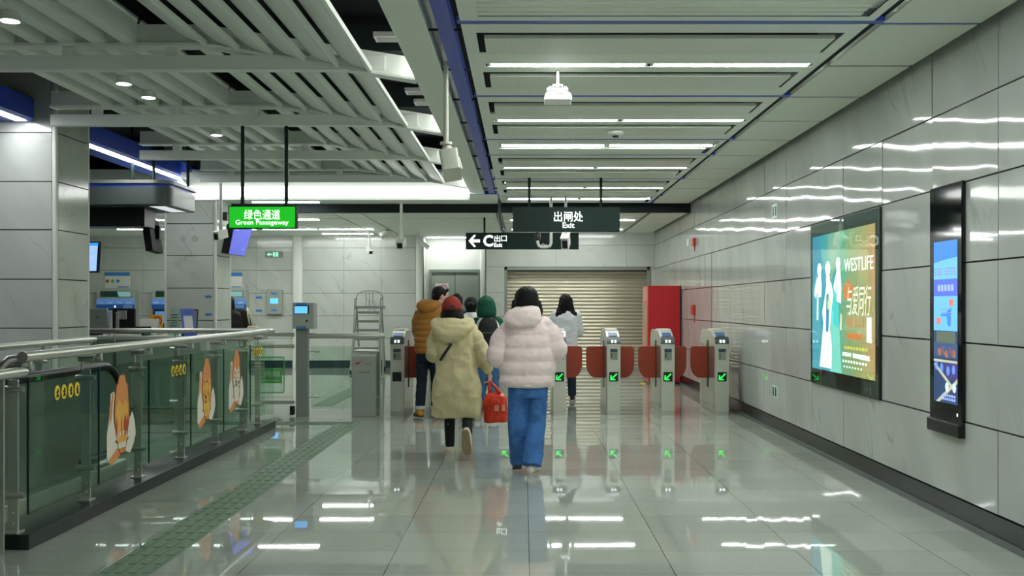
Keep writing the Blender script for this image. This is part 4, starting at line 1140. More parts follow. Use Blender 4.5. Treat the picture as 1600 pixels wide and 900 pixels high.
# tall video display
ky0, ky1 = 6.64, 7.165
kz0, kz1 = .675, 2.31
vd = thing('video_display', (WX - .05, (ky0 + ky1) / 2, .64), 'tall narrow black wall display showing blue notices and a street picture', 'display')
gxd = WX - .028
MB().box(gxd, WX - .002, ky0, ky1, kz0, kz1).build('housing', mat('display_black', (10, 16, 16), .06), vd, bevel=.006)
MB().prism([(WX - .001, ky0, kz0), (WX - .001, ky1, kz0), (WX - .001, ky1, kz0 - .09), (WX - .001, ky0, kz0 - .09)], (-.05, 0, 0)).build('lower_housing', M_blackpl, vd, bevel=.006)
sy0, sy1, sz0, sz1 = 6.70, 7.085, .80, 1.92
scr = wall_poly(rect(sy0, sy1, sz0, sz1), gxd - .0005, 'screen', em('screen_navy', (38, 62, 100), .55), vd)
sw, sh_ = sy1 - sy0, sz1 - sz0
def S2(u, v): return (sy1 - u * sw, sz1 - v * sh_)
def sshape(pts, m, layer=1):
    return wall_poly([S2(*p) for p in pts], gxd - .0022 - .0004 * layer, 'print', m, scr, .0003)
def srect(u0, u1, v0, v1, m, l=1): return sshape([(u0, v0), (u1, v0), (u1, v1), (u0, v1)], m, l)
B1, B2, B3 = em('screen_blue', (44, 112, 214), .8), em('screen_light_blue', (92, 160, 232), .85), em('screen_violet', (72, 96, 206), .8)
srect(0, 1, 0, .13, B1); srect(0, 1, .13, .235, B2); srect(0, 1, .235, .34, B3); srect(0, 1, .34, .555, B2)
sshape([(0, .13), (.5, .115), (1, .105), (1, .14), (0, .15)], B2, 2)
M_tx = em('screen_text', (120, 128, 176), .7); M_sr = em('screen_red', (206, 110, 90), .7)
for r_ in range(3):
    for k in range(8):
        if k != 3: srect(.04 + k * .115, .12 + k * .115, .165 + r_ * .018, .176 + r_ * .018, M_tx, 3)
for k in range(5):
    srect(.18 + k * .14, .28 + k * .14, .27, .31, em('screen_pale', (140, 160, 226), .75), 3)
srect(.66, .84, .36, .40, M_sr, 3); srect(.12, .3, .475, .515, M_sr, 3)
for k in range(3):
    srect(.3, .75, .42 + k * .02, .425 + k * .02, M_tx, 3)
srect(.32, .62, .45, .465, B1, 3)
sshape([(.55, .44), (.75, .41), (.72, .53), (.6, .52)], B1, 2)
srect(.12, .92, .56, .63, em('screen_olive', (92, 104, 88), .5), 2)
srect(0, 1, .63, .72, em('screen_slate', (56, 84, 124), .5), 2)
rr = random.Random(3)
for cx, cy, m_ in ((.25, .69, 'a'), (.38, .68, 'b'), (.55, .70, 'a'), (.75, .68, 'b'), (.85, .69, 'a')):
    sshape([(cx + .09 * math.cos(a) * rr.uniform(.6, 1.2), cy + .028 * math.sin(a) * rr.uniform(.7, 1.2)) for a in [k * math.pi / 4 for k in range(8)]], em('screen_brown_' + m_, (150, 98, 82) if m_ == 'a' else (110, 80, 96), .6), 3)
srect(0, 1, .735, .75, em('screen_sand', (176, 180, 150), .6), 3)
srect(.5, 1, .75, .85, em('screen_purple', (62, 60, 128), .5), 2)
sshape([(.0, .77), (.08, .76), (.82, .89), (.74, .90)], em('screen_sand', (176, 180, 150), .6), 4)
sshape([(.9, .86), (1, .84), (1, .87), (.25, 1.0), (.1, 1.0)], em('screen_sand', (176, 180, 150), .6), 4)
for cx, cy in ((.35, .785), (.62, .80), (.85, .79), (.12, .775)):
    sshape([(cx + .07 * math.cos(a), cy + .03 * math.sin(a)) for a in [k * math.pi / 4 for k in range(8)]], em('screen_figure_blue', (96, 130, 206), .65), 4)
for cx, cy in ((.58, .90), (.88, .90)):
    sshape([(cx + .08 * math.cos(a), cy + .03 * math.sin(a)) for a in [k * math.pi / 4 for k in range(8)]], em('screen_figure_white', (196, 206, 220), .65), 5)
for r_ in range(2):
    for k in range(6): srect(.38 + k * .095, .45 + k * .095, .945 + r_ * .022, .96 + r_ * .022, em('screen_pale', (140, 160, 226), .75), 5)
MB().box(gxd - .003, gxd - .0005, ky0 + .06, ky0 + .07, kz0 + .05, kz0 + .07).build('power_lamp', M_text, vd)

# small wall fittings
M_fire = mat('fire_red', (196, 60, 40), .4)
def plaque(y, z, w, h, m, name, label, cat, th=.008, children=()):
    t = thing(name, (WX, y, z), label, cat)
    MB().box(WX - th, WX, y - w / 2, y + w / 2, z - h / 2, z + h / 2).build('plate', m, t, bevel=.002)
    return t
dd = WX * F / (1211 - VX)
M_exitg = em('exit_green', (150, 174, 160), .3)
for zz, w_ in ((CAMZ - 135 * dd / F, 'near the skirting right of the gates'), (CAMZ + 147 * dd / F, 'high on the right wall, standing in for a reflection')):  # the high plate models a sign's reflection in the polished tiles
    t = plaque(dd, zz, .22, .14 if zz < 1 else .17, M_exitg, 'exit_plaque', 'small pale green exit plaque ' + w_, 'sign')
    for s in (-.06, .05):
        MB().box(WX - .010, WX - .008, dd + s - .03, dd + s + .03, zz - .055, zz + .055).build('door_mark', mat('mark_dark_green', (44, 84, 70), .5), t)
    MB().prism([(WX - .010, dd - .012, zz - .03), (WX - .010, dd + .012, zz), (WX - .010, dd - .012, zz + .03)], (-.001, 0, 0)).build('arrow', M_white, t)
for py, ph_, w_ in ((378, 11, 'high one above the red kiosk'), (484, 15, 'low one beside the red kiosk')):
    d_ = WX * F / (1085.5 - VX)
    z_ = Z(py, d_)
    t = plaque(d_, z_, .22, ph_ * d_ / F, M_fire, 'fire_call_point', 'small red fire fitting on the right wall, ' + w_, 'alarm', .05)
    MB().box(WX - .012, WX, d_ - .02, d_ + .02, z_ - ph_ * d_ / F * 1.3, z_ - ph_ * d_ / F * .5).build('label', M_fire, t)
d_ = WX * F / (1075 - VX)
t = plaque(d_, Z(379, d_), .2, .14, M_exitg, 'exit_plaque', 'tiny pale exit plaque beside the high red fire fitting', 'sign')
# hinged service door in the wall tiles
t = struct(MB().box(WX - .003, WX, WX * F / (1112 - VX) - .006, WX * F / (1112 - VX) + .006, .70, 2.30).box(WX - .003, WX, WX * F / (1093 - VX) - .006, WX * F / (1093 - VX) + .006, 1.76, 2.30).build('trim_90', M_joint))
# ================================================================== service point and ticket machines on the left
M_deskp = mat('desk_panel', (176, 188, 176), .4)
DT = 1.08
dk = thing('service_counter', (-4.9, 13.2, 0), 'pale green-grey service counter behind the far balustrade', 'counter')
MB().rbox(-6.6, -3.75, 12.75, 13.6, 0, DT - .04, .3, 8).build('body', M_deskp, dk, smooth=True)
MB().rbox(-6.65, -3.70, 12.70, 13.65, DT - .04, DT, .33, 8).build('worktop', mat('worktop_pale', (206, 212, 202), .3), dk, smooth=True)
MB().box(-6.5, -4.05, 12.74, 12.76, .15, .16).build('groove', M_joint, dk)

# canopy over the counter
cp = thing('canopy', (-5.9, 14.3, Z(335, 13.7)), 'rounded grey metal canopy hanging over the service counter between the columns', 'canopy')
zc0, zc1 = CAMZ + 1.385, CAMZ + 1.70
M_can = mat('canopy_grey', (78, 88, 83), .35, .3)
MB().rbox(-7.4, -4.87, 13.65, 14.95, zc0, zc0 + .24, .22, 8).build('fascia', M_can, cp, smooth=True)
MB().rbox(-7.37, -4.90, 13.68, 14.92, zc0 + .24, zc0 + .29, .2, 8).build('blue_band', M_blue, cp, smooth=True)
MB().rbox(-7.42, -4.85, 13.63, 14.97, zc0 + .29, zc0 + .335, .22, 8).build('rim', mat('canopy_rim', (128, 136, 130), .35, .4), cp, smooth=True)
MB().rbox(-7.3, -4.97, 13.75, 14.85, zc0 - .008, zc0 + .002, .2, 8).build('soffit', mat('canopy_soffit', (70, 80, 76), .4), cp, smooth=True)
MB().box(-5.2, -4.99, 13.85, 14.7, zc0 - .012, zc0 - .006).build('soffit_light', mat('soffit_glow', (235, 240, 245), .5, emit=.45), cp)
for x, y in ((X(207, 13.9), 13.9), (X(240, 14.3), 14.3), (X(293.5, 14.6), 14.6)):
    MB().cyl((x, y, zc0 + .3), (x, y, 4.2), .022, 10).build('rod', M_signdark, cp, smooth=True)
t = thing('speaker_box', (X(205, 14.0), 14.0, CAMZ + 2.05), 'small dark loudspeaker clamped on the left rod above the canopy', 'speaker')
c = at(214, 226, 14.0)
MB().tube([(c.x - .10, c.y, c.z), (c.x, c.y - .02, c.z + .02), (c.x + .11, c.y - .02, c.z)], [.05, .07, .09], 12).build('body', M_blackpl, t, smooth=True)
MB().cyl((X(207, 13.9), 13.9, c.z), (c.x - .02, c.y, c.z), .015, 8).build('clamp', M_blackpl, t)
# black box below the canopy
o = MB().box(-7.0, X(234, 14.2), 14.0, 14.4, Z(355.5, 14.2), zc0 - .009).build('display_box', M_blackpl, bevel=.004)
tag(o, 'long black box fixed under the grey canopy', 'display box')
# hanging televisions
def tv(c, w, h, th, yaw, pitch, label, screen=None, hang=None):
    t = thing('television', c, label, 'television')
    a = MB().box(c.x - w / 2, c.x + w / 2, c.y - th / 2, c.y + th / 2, c.z - h / 2, c.z + h / 2)
    s = MB().box(c.x - w / 2 + .02, c.x + w / 2 - .02, c.y - th / 2 - .003, c.y - th / 2 + .01, c.z - h / 2 + .02, c.z + h / 2 - .02)
    lines = MB()
    for k in range(6):
        zz = c.z + h * .32 - k * h * .11
        lines.box(c.x - w * .42, c.x + w * (.38 - .1 * (k % 3)), c.y - th / 2 - .004, c.y - th / 2 + .002, zz, zz + h * .022)
    hd = MB().box(c.x - w * .47, c.x + w * .47, c.y - th / 2 - .004, c.y - th / 2 + .002, c.z + h * .36, c.z + h * .46)
    for q in (a, s, lines, hd):
        q.turn(math.radians(pitch), c, 'X'); q.turn(math.radians(yaw), c, 'Z')
    a.build('case', M_tvcase, t, bevel=.008)
    if screen:
        sc = s.build('screen', screen, t)
        lines.build('text_line', mat('tv_text', (200, 206, 250), .4, emit=.6), sc); hd.build('header', mat('tv_header', (60, 150, 230), .4, emit=.7), sc)
    if hang:
        MB().box(c.x - .10, c.x + .10, c.y + .02, c.y + .10, c.z - h * .1, c.z + h * .3).build('bracket', M_blackpl, t)
        MB().tube([(c.x, c.y + .06, c.z + h * .2), (c.x, c.y + .06, hang)], .02, 8).build('hanger', M_blackpl, t)
    return t
M_tvcase = mat('tv_black', (8, 12, 11), .6, spec=.2)
M_tvs = mat('tv_screen_blue', (150, 186, 236), .3, emit=.75)
M_tvp = mat('tv_screen_violet', (96, 104, 196), .25, emit=.62)
tv(Vector((-5.50, 14.75, Z(368, 14.75))), .9, .50, .10, 101, -8, 'dark television seen edge-on below the canopy, left of the far column', None, zc0 - .009)
tv(Vector((X(133, 14.8), 14.8, Z(402, 14.8))), .46, .46, .06, -8, -6, 'bright blue television showing a list, beside the near column', M_tvs, zc0 + .01)
# the tilted one on the far column's right side
t = thing('television', (-4.85, 16.9, Z(375, 16.9)), 'tilted television with a violet screen below the green sign, on the far column', 'television')
q0 = [at(366, 353, 16.6), at(394.5, 356, 17.25), at(381.5, 400, 17.25), at(357.5, 396.5, 16.6)]
nrm = (q0[1] - q0[0]).cross(q0[3] - q0[0]).normalized()
if nrm.dot(Vector((0, 0, CAMZ)) - q0[0]) < 0: nrm = -nrm
MB().prism([tuple(p + nrm * .002) for p in q0], tuple(nrm * .003)).build('screen', M_tvp, t)
cc = sum(q0, Vector()) / 4
big = [cc + (p - cc) * 1.04 for p in q0]
MB().prism([tuple(p) for p in big], tuple(-nrm * .13)).build('case', M_blackpl, t)
for k in range(5):
    f0 = .12 + k * .16
    l0 = q0[0].lerp(q0[3], f0); l1 = q0[1].lerp(q0[2], f0)
    a_, b_ = l0.lerp(l1, .12), l0.lerp(l1, .85 - .12 * (k % 2)); dn = (q0[3] - q0[0]).normalized() * .02
    MB().prism([tuple(p + nrm * .0055) for p in (a_, b_, b_ + dn, a_ + dn)], tuple(nrm * .001)).build('text_line', mat('tv_text_violet', (150, 156, 236), .4, emit=.6), t)
MB().tube([tuple(cc - nrm * .1), (-5.085, 16.9, cc.z + .1)], .035, 8).build('wall_arm', M_blackpl, t)
MB().box(-5.086, -5.0, 16.82, 16.98, Z(345, 16.9), Z(332, 16.9)).build('wall_plate', M_blackpl, t, bevel=.01)

# things on the counter (standing on its top)
def mm(name, px0, px1, py0, py1, d, label, cat):
    x0, x1, z0, z1 = X(px0, d), X(px1, d), max(DT, Z(py1, d)), Z(py0, d)
    return thing(name, ((x0 + x1) / 2, d, DT), label, cat), x0, x1, z1
t, x0, x1, z1 = mm('monitor', 118, 168, 482, 515, 13.1, 'grey monitor seen from behind, at the left end of the counter', 'monitor')
MB().prism([(x0, 13.1, DT + .02), (x1 + .02, 13.1, DT + .02), (x1 - .01, 13.1, z1), (x0, 13.1, z1)], (0, .05, 0)).build('case', mat('monitor_grey', (120, 128, 122), .4), t, bevel=.01)
MB().box(x0 + .1, x1 - .1, 13.06, 13.2, DT, DT + .02).build('foot', M_blackpl, t)
MB().cyl(((x0 + x1) / 2 + .08, 13.098, (DT + z1) / 2 + .06), ((x0 + x1) / 2 + .08, 13.101, (DT + z1) / 2 + .06), .012, 8).build('mark', M_blackp, t)
t, x0, x1, z1 = mm('monitor', 175, 210.5, 482, 510, 13.3, 'black monitor seen from behind with a silver square mount', 'monitor')
MB().box(x0, x1, 13.3, 13.35, DT + .05, z1).build('case', M_blackpl, t, bevel=.006)
mt = MB().box(X(185, 13.3), X(198.5, 13.3), 13.27, 13.3, Z(499, 13.3), Z(485, 13.3)).build('mount', M_steel, t, bevel=.004)
MB().box(X(182.5, 13.3), X(187, 13.3), 13.26, 13.3, DT, Z(487, 13.3)).build('stand', M_steel, t, bevel=.004)
MB().box(X(180, 13.3), X(205, 13.3), 13.2, 13.42, DT, DT + .012).build('foot', M_blackpl, t)
t, x0, x1, z1 = mm('notice_sheet', 166.5, 175.5, 485, 506, 13.25, 'narrow white notice sheet between the two monitors', 'notice')
MB().prism([(x0, 13.25, DT), (x1, 13.25, DT), (x1 - .003, 13.25, z1), (x0 - .01, 13.25, z1)], (0, .006, 0)).build('sheet', M_white, t)
for k in range(5):
    MB().box(x0 + .008, x1 - .012, 13.248, 13.25, z1 - .03 - k * .03, z1 - .022 - k * .03).build('print', M_lab, t)
t, x0, x1, z1 = mm('tray', 173, 228, 505, 515, 12.95, 'black and white document tray lying in front of the black monitor', 'tray')
MB().box(x0, x1, 12.9, 13.12, DT, DT + .03).build('base', M_blackpl, t, bevel=.006)
MB().box(x0 + .02, x1 - .04, 12.88, 12.9, DT + .002, DT + .026).build('front_strip', M_white, t)
MB().prism([(x0, 13.1, DT + .03), (x1, 13.1, DT + .03), (x1, 13.12, DT + .115), (x0 + .1, 13.12, DT + .115)], (0, .02, 0)).build('back_lip', M_blackpl, t)
t, x0, x1, z1 = mm('paper_holder', 217, 246.5, 498, 515, 13.2, 'white folded paper card standing on the counter', 'card')
MB().prism([(x0, 13.17, DT), (x1 - .01, 13.17, DT), (x1, 13.21, z1), (x0 + .02, 13.21, z1)], (0, .006, 0)).build('front_leaf', M_white, t)
MB().prism([(x0 + .02, 13.22, z1), (x1, 13.22, z1), (x1 + .02, 13.29, DT), (x0 + .02, 13.29, DT)], (0, .006, 0)).build('back_leaf', M_white, t)
t, x0, x1, z1 = mm('notice_stand', 233, 254, 491.5, 515, 13.32, 'yellow stand-up notice with a red prohibition ring, behind the white card', 'notice')
MB().box(x0, x1, 13.32, 13.335, DT, z1).build('board', mat('notice_yellow', (236, 186, 40), .5), t)
cxx, czz = X(245.5, 13.3), Z(501, 13.3)
MB().tube([(cxx + .052 * math.cos(a), 13.315, czz + .052 * math.sin(a)) for a in [k * math.pi / 8 for k in range(18)]], .008, 6).build('ring', M_red, t)
MB().cyl((cxx - .035, 13.315, czz + .035), (cxx + .035, 13.315, czz - .035), .007, 6).build('bar', M_red, t)
MB().box(x0, x1, 13.335, 13.42, DT, DT + .006).build('foot', M_yel, t)
t, x0, x1, z1 = mm('leaflet_stand', 262.5, 276, 482, 515, 13.0, 'clear leaflet stand with a printed sheet, left of the blue framed one', 'leaflet stand')
MB().prism([(x0, 13.0, DT), (x1 + .03, 13.0, DT), (x1, 13.1, z1), (x0 - .003, 13.1, z1)], (0, .006, 0)).build('clear_front', M_glass2, t)
MB().prism([(x0 + .008, 13.012, DT), (x1 + .02, 13.012, DT), (x1 - .008, 13.112, z1), (x0 + .004, 13.112, z1)], (0, .002, 0)).build('sheet', mat('leaflet_grey', (196, 204, 198), .5), t)
for k in range(7):
    f = .15 + k * .1
    MB().box(x0 + .015, x1 - .01, 13.0 + .1 * f + .004, 13.0 + .1 * f + .010, DT + (z1 - DT) * f, DT + (z1 - DT) * f + .01).build('print', mat('print_grey', (84, 88, 84), .6), t)
t, x0, x1, z1 = mm('leaflet_stand', 278, 299, 482.5, 515, 13.0, 'tilted blue framed leaflet stand with a black dot at its top', 'leaflet stand')
tl = -.07
def leafq(u0, u1, v0, v1, y):
    def q(u, v): return (x0 + .07 + (x1 - x0 - .07) * u + tl * v, y + .08 * v, DT + (z1 - DT) * v)
    return [q(u0, v0), q(u1, v0), q(u1, v1), q(u0, v1)]
x1 += 0.07
M_lbl = mat('leaflet_blue', (84, 108, 196), .45)
for a_ in ((0, .16, 0, 1), (.84, 1, 0, 1), (.16, .84, .74, 1)):
    MB().prism(leafq(*a_, 13.0), (0, .012, 0)).build('frame', M_lbl, t)
MB().prism(leafq(.16, .84, 0, .74, 13.006), (0, .004, 0)).build('sheet', M_white, t)
dt_ = leafq(.46, .54, .85, .90, 12.995); MB().prism(dt_, (0, .003, 0)).build('dot', M_blackp, t)
t, x0, x1, z1 = mm('card_terminal', 297, 307.5, 483, 507, 13.15, 'dark upright card terminal right of the blue framed leaflet stand', 'card terminal')
MB().prism([(x0 + .005, 13.15, DT), (x1, 13.15, DT), (x1, 13.2, z1), (x0 - .01, 13.2, z1)], (0, .03, 0)).build('case', M_blackpl, t, bevel=.008)
MB().prism([(x0 + .025, 13.147, DT + .04), (x1 - .012, 13.147, DT + .04), (x1 - .012, 13.196, z1 - .02), (x0 + .018, 13.196, z1 - .02)], (0, .003, 0)).build('screen', mat('terminal_screen', (128, 130, 118), .3), t)
# papers hung on the counter front
t = thing('leaflet_pocket', (X(295, 12.7), 12.735, .9), 'blue and black leaflet pocket on the counter front under the blue framed stand', 'leaflet pocket')
MB().box(X(284, 12.74), X(306, 12.74), 12.725, 12.749, Z(528, 12.74), Z(520, 12.74)).build('pocket', M_lbl, t, bevel=.003)
MB().box(X(284, 12.74), X(288, 12.74), 12.72, 12.726, Z(527, 12.74), Z(522, 12.74)).build('clip', M_blackp, t)
o = MB().prism([(X(311, 12.74), 12.74, Z(532, 12.74)), (X(330, 12.74), 12.74, Z(531, 12.74)), (X(330, 12.74), 12.74, Z(548, 12.74)), (X(314, 12.74), 12.74, Z(548, 12.74))], (0, .006, 0)).build('notice_sheet', M_white)
tag(o, 'plain white sheet stuck on the right end of the counter front', 'notice')

# ticket machines set into the end wall
YM = YL
M_tmb = mat('machine_silver', (184, 188, 178), .35, .3)
def machine(px, label):
    d = YM - .25
    x0 = X(px, d); w = X(210.5, d) - X(151, d); x1 = x0 + w
    t = thing('ticket_machine', ((x0 + x1) / 2, d, 0), label, 'ticket machine', 'ticket machines in the end wall')
    za, zb, zc_, zd, ze = Z(452, d), Z(467, d), Z(475.5, d), Z(482.5, d), Z(512, d)
    MB().box(x0, x1, d, YM + .02, .0, za).build('cabinet', M_tmb, t, bevel=.008)
    MB().box(x0 + .085, x1 - .08, d - .008, d + .002, Z(464, d), Z(455, d)).build('header_screen', mat('machine_header', (18, 48, 36), .3, emit=.25), t)
    MB().prism([(x0 + .48, d - .009, Z(455.5, d)), (x1 - .09, d - .009, Z(455.5, d)), (x1 - .09, d - .009, Z(463.5, d)), (x0 + .52, d - .009, Z(463.5, d))], (0, .001, 0)).build('header_picture', mat('machine_picture', (120, 168, 170), .4, emit=.3), t)
    MB().box(x0, x1 - .005, d - .012, d + .002, zc_, zb).build('light_band', mat('machine_light_blue', (84, 130, 192), .4, emit=.25), t)
    for k in range(4):
        MB().box(x0 + .04 + k * .22, x0 + .16 + k * .22, d - .014, d - .011, zc_ + .03, zc_ + .05).build('band_print', M_white, t)
    MB().box(x0, x1 - .005, d - .012, d + .002, zd, zc_).build('dark_band', mat('machine_dark_blue', (28, 76, 136), .4, emit=.15), t)
    MB().box(x0 + .42, x0 + .45, d - .014, d - .011, zd + .03, zc_ - .03).build('indicator', M_lamp, t)
    MB().box(x1 - .26, x1 - .05, d - .016, d - .011, zd + .01, zc_ - .01).build('button_plate', mat('machine_button', (110, 150, 206), .4), t)
    MB().box(x0 + .02, x1 - .02, d - .006, d + .002, ze, zd).build('face', mat('machine_face', (32, 52, 60), .3), t)
    MB().box(x0 + .08, x0 + .4, d - .012, d - .004, ze + .1, zd - .06).build('touch_screen', mat('machine_screen', (70, 120, 180), .3, emit=.5), t)
    MB().box(x0 + .5, x1 - .1, d - .010, d - .004, ze - .25, ze - .08).build('ticket_tray', M_blackpl, t)
    return t
machine(151, 'ticket machine behind the black monitor, leftmost of the three')
machine(237.5, 'ticket machine half hidden by the far marble column')
machine(325.5, 'ticket machine right of the far column, with a person in front')
def wall_notice(px0, px1, py0, py1, label, pics=True):
    d = YL - .01
    x0, x1, z0, z1 = X(px0, d), X(px1, d), Z(py1, d), Z(py0, d)
    t = thing('wall_notice', ((x0 + x1) / 2, d, z0), label, 'notice')
    MB().box(x0, x1, d - .006, YL + .001, z0, z1).build('sheet', M_white, t)
    MB().box(x0, x1, d - .009, d - .005, z1 - .085, z1).build('header', M_lab, t)
    MB().box(x0 + (x1 - x0) * .5, x1 - .03, d - .009, d - .005, z0 + .02, z0 + .045).build('footer', M_lab, t)
    if pics:
        for k, m in enumerate((M_red, M_gp, M_lab)):
            q = (x1 - x0) * .08
            MB().cyl((x0 + .06 + k * .125, d - .009, z0 + .17), (x0 + .06 + k * .125, d - .005, z0 + .17), .042, 10).build('pictogram', m, t)
    return t
wall_notice(164, 203, 425.5, 450.5, 'white wall notice with a blue header and three round pictograms')
wall_notice(345, 378.5, 426, 450.5, 'white wall notice with a blue header, right of the far column', False)
# wall unit with a blue screen, blue strips, exit sign
d = YL - .12
t = thing('wall_terminal', (X(428, d), d, Z(490, d)), 'grey wall terminal with a small blue screen on the end wall', 'terminal')
MB().box(X(416.5, d), X(440, d), d, YL + .002, Z(491, d), Z(452.5, d)).build('case', mat('terminal_grey', (160, 166, 154), .4), t, bevel=.01)
MB().box(X(422, d), X(434.5, d), d - .006, d + .002, Z(474.5, d), Z(466, d)).build('screen', mat('screen_blue_glow', (86, 168, 240), .4), t)
for py in (458.5, 484.5):
    MB().box(X(424, d), X(432.5, d), d - .004, d + .002, Z(py + 1.5, d), Z(py - 1.5, d)).build('label', M_lab, t)
for px, py, w_, dd_ in ((404.5, 465, 'upper one on the end wall beside the grey terminal', YL), (404.5, 485.5, 'lower one on the end wall beside the grey terminal', YL), (325.5, 463.5, 'upper one on the far column face', 16.5), (325.5, 491.5, 'lower one on the far column face', 16.5)):
    d = dd_ - .004
    o = MB().box(X(px - 5, d), X(px + 5, d), d, dd_ + .0005, Z(py + 1.7, d), Z(py - 1.7, d)).build('label_strip', M_lab)
    tag(o, 'thin blue label strip, ' + w_, 'label', 'blue label strips')
d = YL - .03
t = thing('exit_plaque', (X(428, d), d, Z(402, d)), 'grey wall plaque with pale green exit arrows on the end wall', 'sign')
MB().box(X(414.5, d), X(441.5, d), d, YL + .001, Z(402, d), Z(393, d)).build('plate', mat('plaque_grey', (132, 142, 132), .4), t, bevel=.003)
M_mint = mat('mint_glow', (140, 230, 190), .4, emit=.6)
ac = at(422, 397.5, d)
MB().prism([(ac.x - .08, d - .002, ac.z), (ac.x - .02, d - .002, ac.z + .045), (ac.x - .02, d - .002, ac.z + .015), (ac.x + .05, d - .002, ac.z + .015), (ac.x + .05, d - .002, ac.z - .015), (ac.x - .02, d - .002, ac.z - .015), (ac.x - .02, d - .002, ac.z - .045)], (0, .002, 0)).build('arrow', M_mint, t)
for s in (0, .07):
    MB().box(ac.x + .07 + s, ac.x + .12 + s, d - .002, d + .001, ac.z - .05, ac.z + .05).build('door_mark', M_mint, t)
# door notice
d = YD - .03
c = at(690.5, 453, d)
t = thing('door_notice', (c.x, d, c.z - .3), 'white notice with a pink prohibition ring on the grey door', 'notice')
MB().box(c.x - .16, c.x + .16, d, d + .008, c.z - .3, c.z + .16).build('sheet', mat('notice_pinkish', (226, 214, 216), .5), t)
MB().tube([(c.x + .04 + .085 * math.cos(a), d - .002, c.z + .04 + .085 * math.sin(a)) for a in [k * math.pi / 8 for k in range(18)]], .012, 6).build('ring', mat('ring_pink', (206, 120, 140), .5), t)
# service panel marks on the far column
for k, px in enumerate((286, 304)):
    c = at(px, 373, 16.497)
    t = thing('switch_plate', c, ('left' if k == 0 else 'right') + ' one of two faint round plates high on the far column face', 'plate', 'round plates on the far column')
    MB().cyl((c.x, 16.49, c.z), (c.x, 16.5, c.z), .045 if k == 0 else .055, 14).build('plate', mat('plate_pale', (170, 174, 166), .4), t)
# ================================================================== people
def solid(mb, name, m, parent, voxel=.009, smooth=3, wrinkle=None, ridge=0.0):
    """one continuous skin over everything collected: voxel remesh, relax, optional cloth folds"""
    me = bpy.data.meshes.new(name); me.from_pydata([tuple(v) for v in mb.v], [], mb.f)
    bm = bmesh.new(); bm.from_mesh(me); bmesh.ops.recalc_face_normals(bm, faces=bm.faces); bm.to_mesh(me); bm.free()
    tmp = bpy.data.objects.new(name, me); COL.objects.link(tmp)
    r = tmp.modifiers.new('Remesh', 'REMESH'); r.mode = 'VOXEL'; r.voxel_size = voxel; r.use_smooth_shade = True
    if smooth:
        s = tmp.modifiers.new('Smooth', 'SMOOTH'); s.iterations = smooth; s.factor = .5
    bpy.context.view_layer.update()
    out = bpy.data.meshes.new_from_object(tmp.evaluated_get(bpy.context.evaluated_depsgraph_get()))
    bpy.data.objects.remove(tmp); bpy.data.meshes.remove(me)
    if wrinkle:
        amp, fx, fz, seed = wrinkle
        nr = [v.normal.copy() for v in out.vertices]
        for v, n in zip(out.vertices, nr):
            q = Vector((v.co.x * fx + seed, v.co.y * fx, v.co.z * fz))
            w = mnoise.noise(q) + .5 * mnoise.noise(q * 2.3)
            if ridge: w = .35 * w + ridge * (.45 - 1.6 * abs(mnoise.noise(q * .9 + Vector((9, 4, 2)))))
            v.co += n * (amp * w)
    o0 = origin(parent)
    for v in out.vertices: v.co -= o0
    out.name = name; out.materials.clear(); out.materials.append(m)
    for p in out.polygons: p.use_smooth = True
    o = bpy.data.objects.new(name, out); COL.objects.link(o); o.parent = parent
    return o

def spline(pts, n):
    """Catmull-Rom through rows of numbers"""
    res = []; k = len(pts) - 1
    for i in range(n + 1):
        t = i / n * k; a = min(int(t), k - 1); f = t - a
        p0, p1, p2, p3 = pts[max(a-1, 0)], pts[a], pts[a+1], pts[min(a+2, k)]
        res.append([.5 * (2*b + (c - a_) * f + (2*a_ - 5*b + 4*c - d) * f*f + (3*b - a_ - 3*c + d) * f**3) for a_, b, c, d in zip(p0, p1, p2, p3)])
    return res

def shell(mb, rings, n=40, steps=50, seams=(), amp=0.0, power=2.3):
    """upright body of rings (cx, cy, z, rx, ry); seams are heights where quilting pulls in"""
    out = []
    for cx, cy, z, rx, ry in spline(rings, steps):
        f = 1.0
        if seams:
            dz = min(abs(z - s) for s in seams)
            gap = .5 * abs(seams[0] - seams[-1]) / max(1, len(seams) - 1)
            f = 1.0 + amp * (min(1.0, dz / max(gap, .01)) ** .32 - .75)
        ring = []
        for k in range(n):
            a = 2 * math.pi * k / n; c, s = math.cos(a), math.sin(a)
            ring.append((cx + f * rx * math.copysign(abs(c) ** (2 / power), c), cy + f * ry * math.copysign(abs(s) ** (2 / power), s), z))
        out.append(ring)
    mb.loft(out); return mb

def sleeve(mb, pts, rad, puffs=0, amp=0.0, steps=40, seg=20):
    rows = spline([list(p) + [r] for p, r in zip(pts, rad)], steps)
    rs = []
    for i, q in enumerate(rows):
        f = 1.0
        if puffs: f = 1.0 + amp * (abs(math.sin(math.pi * puffs * i / steps)) ** .5 - .6)
        rs.append(max(q[3] * f, .005))
    mb.tube([q[:3] for q in rows], rs, seg); return mb

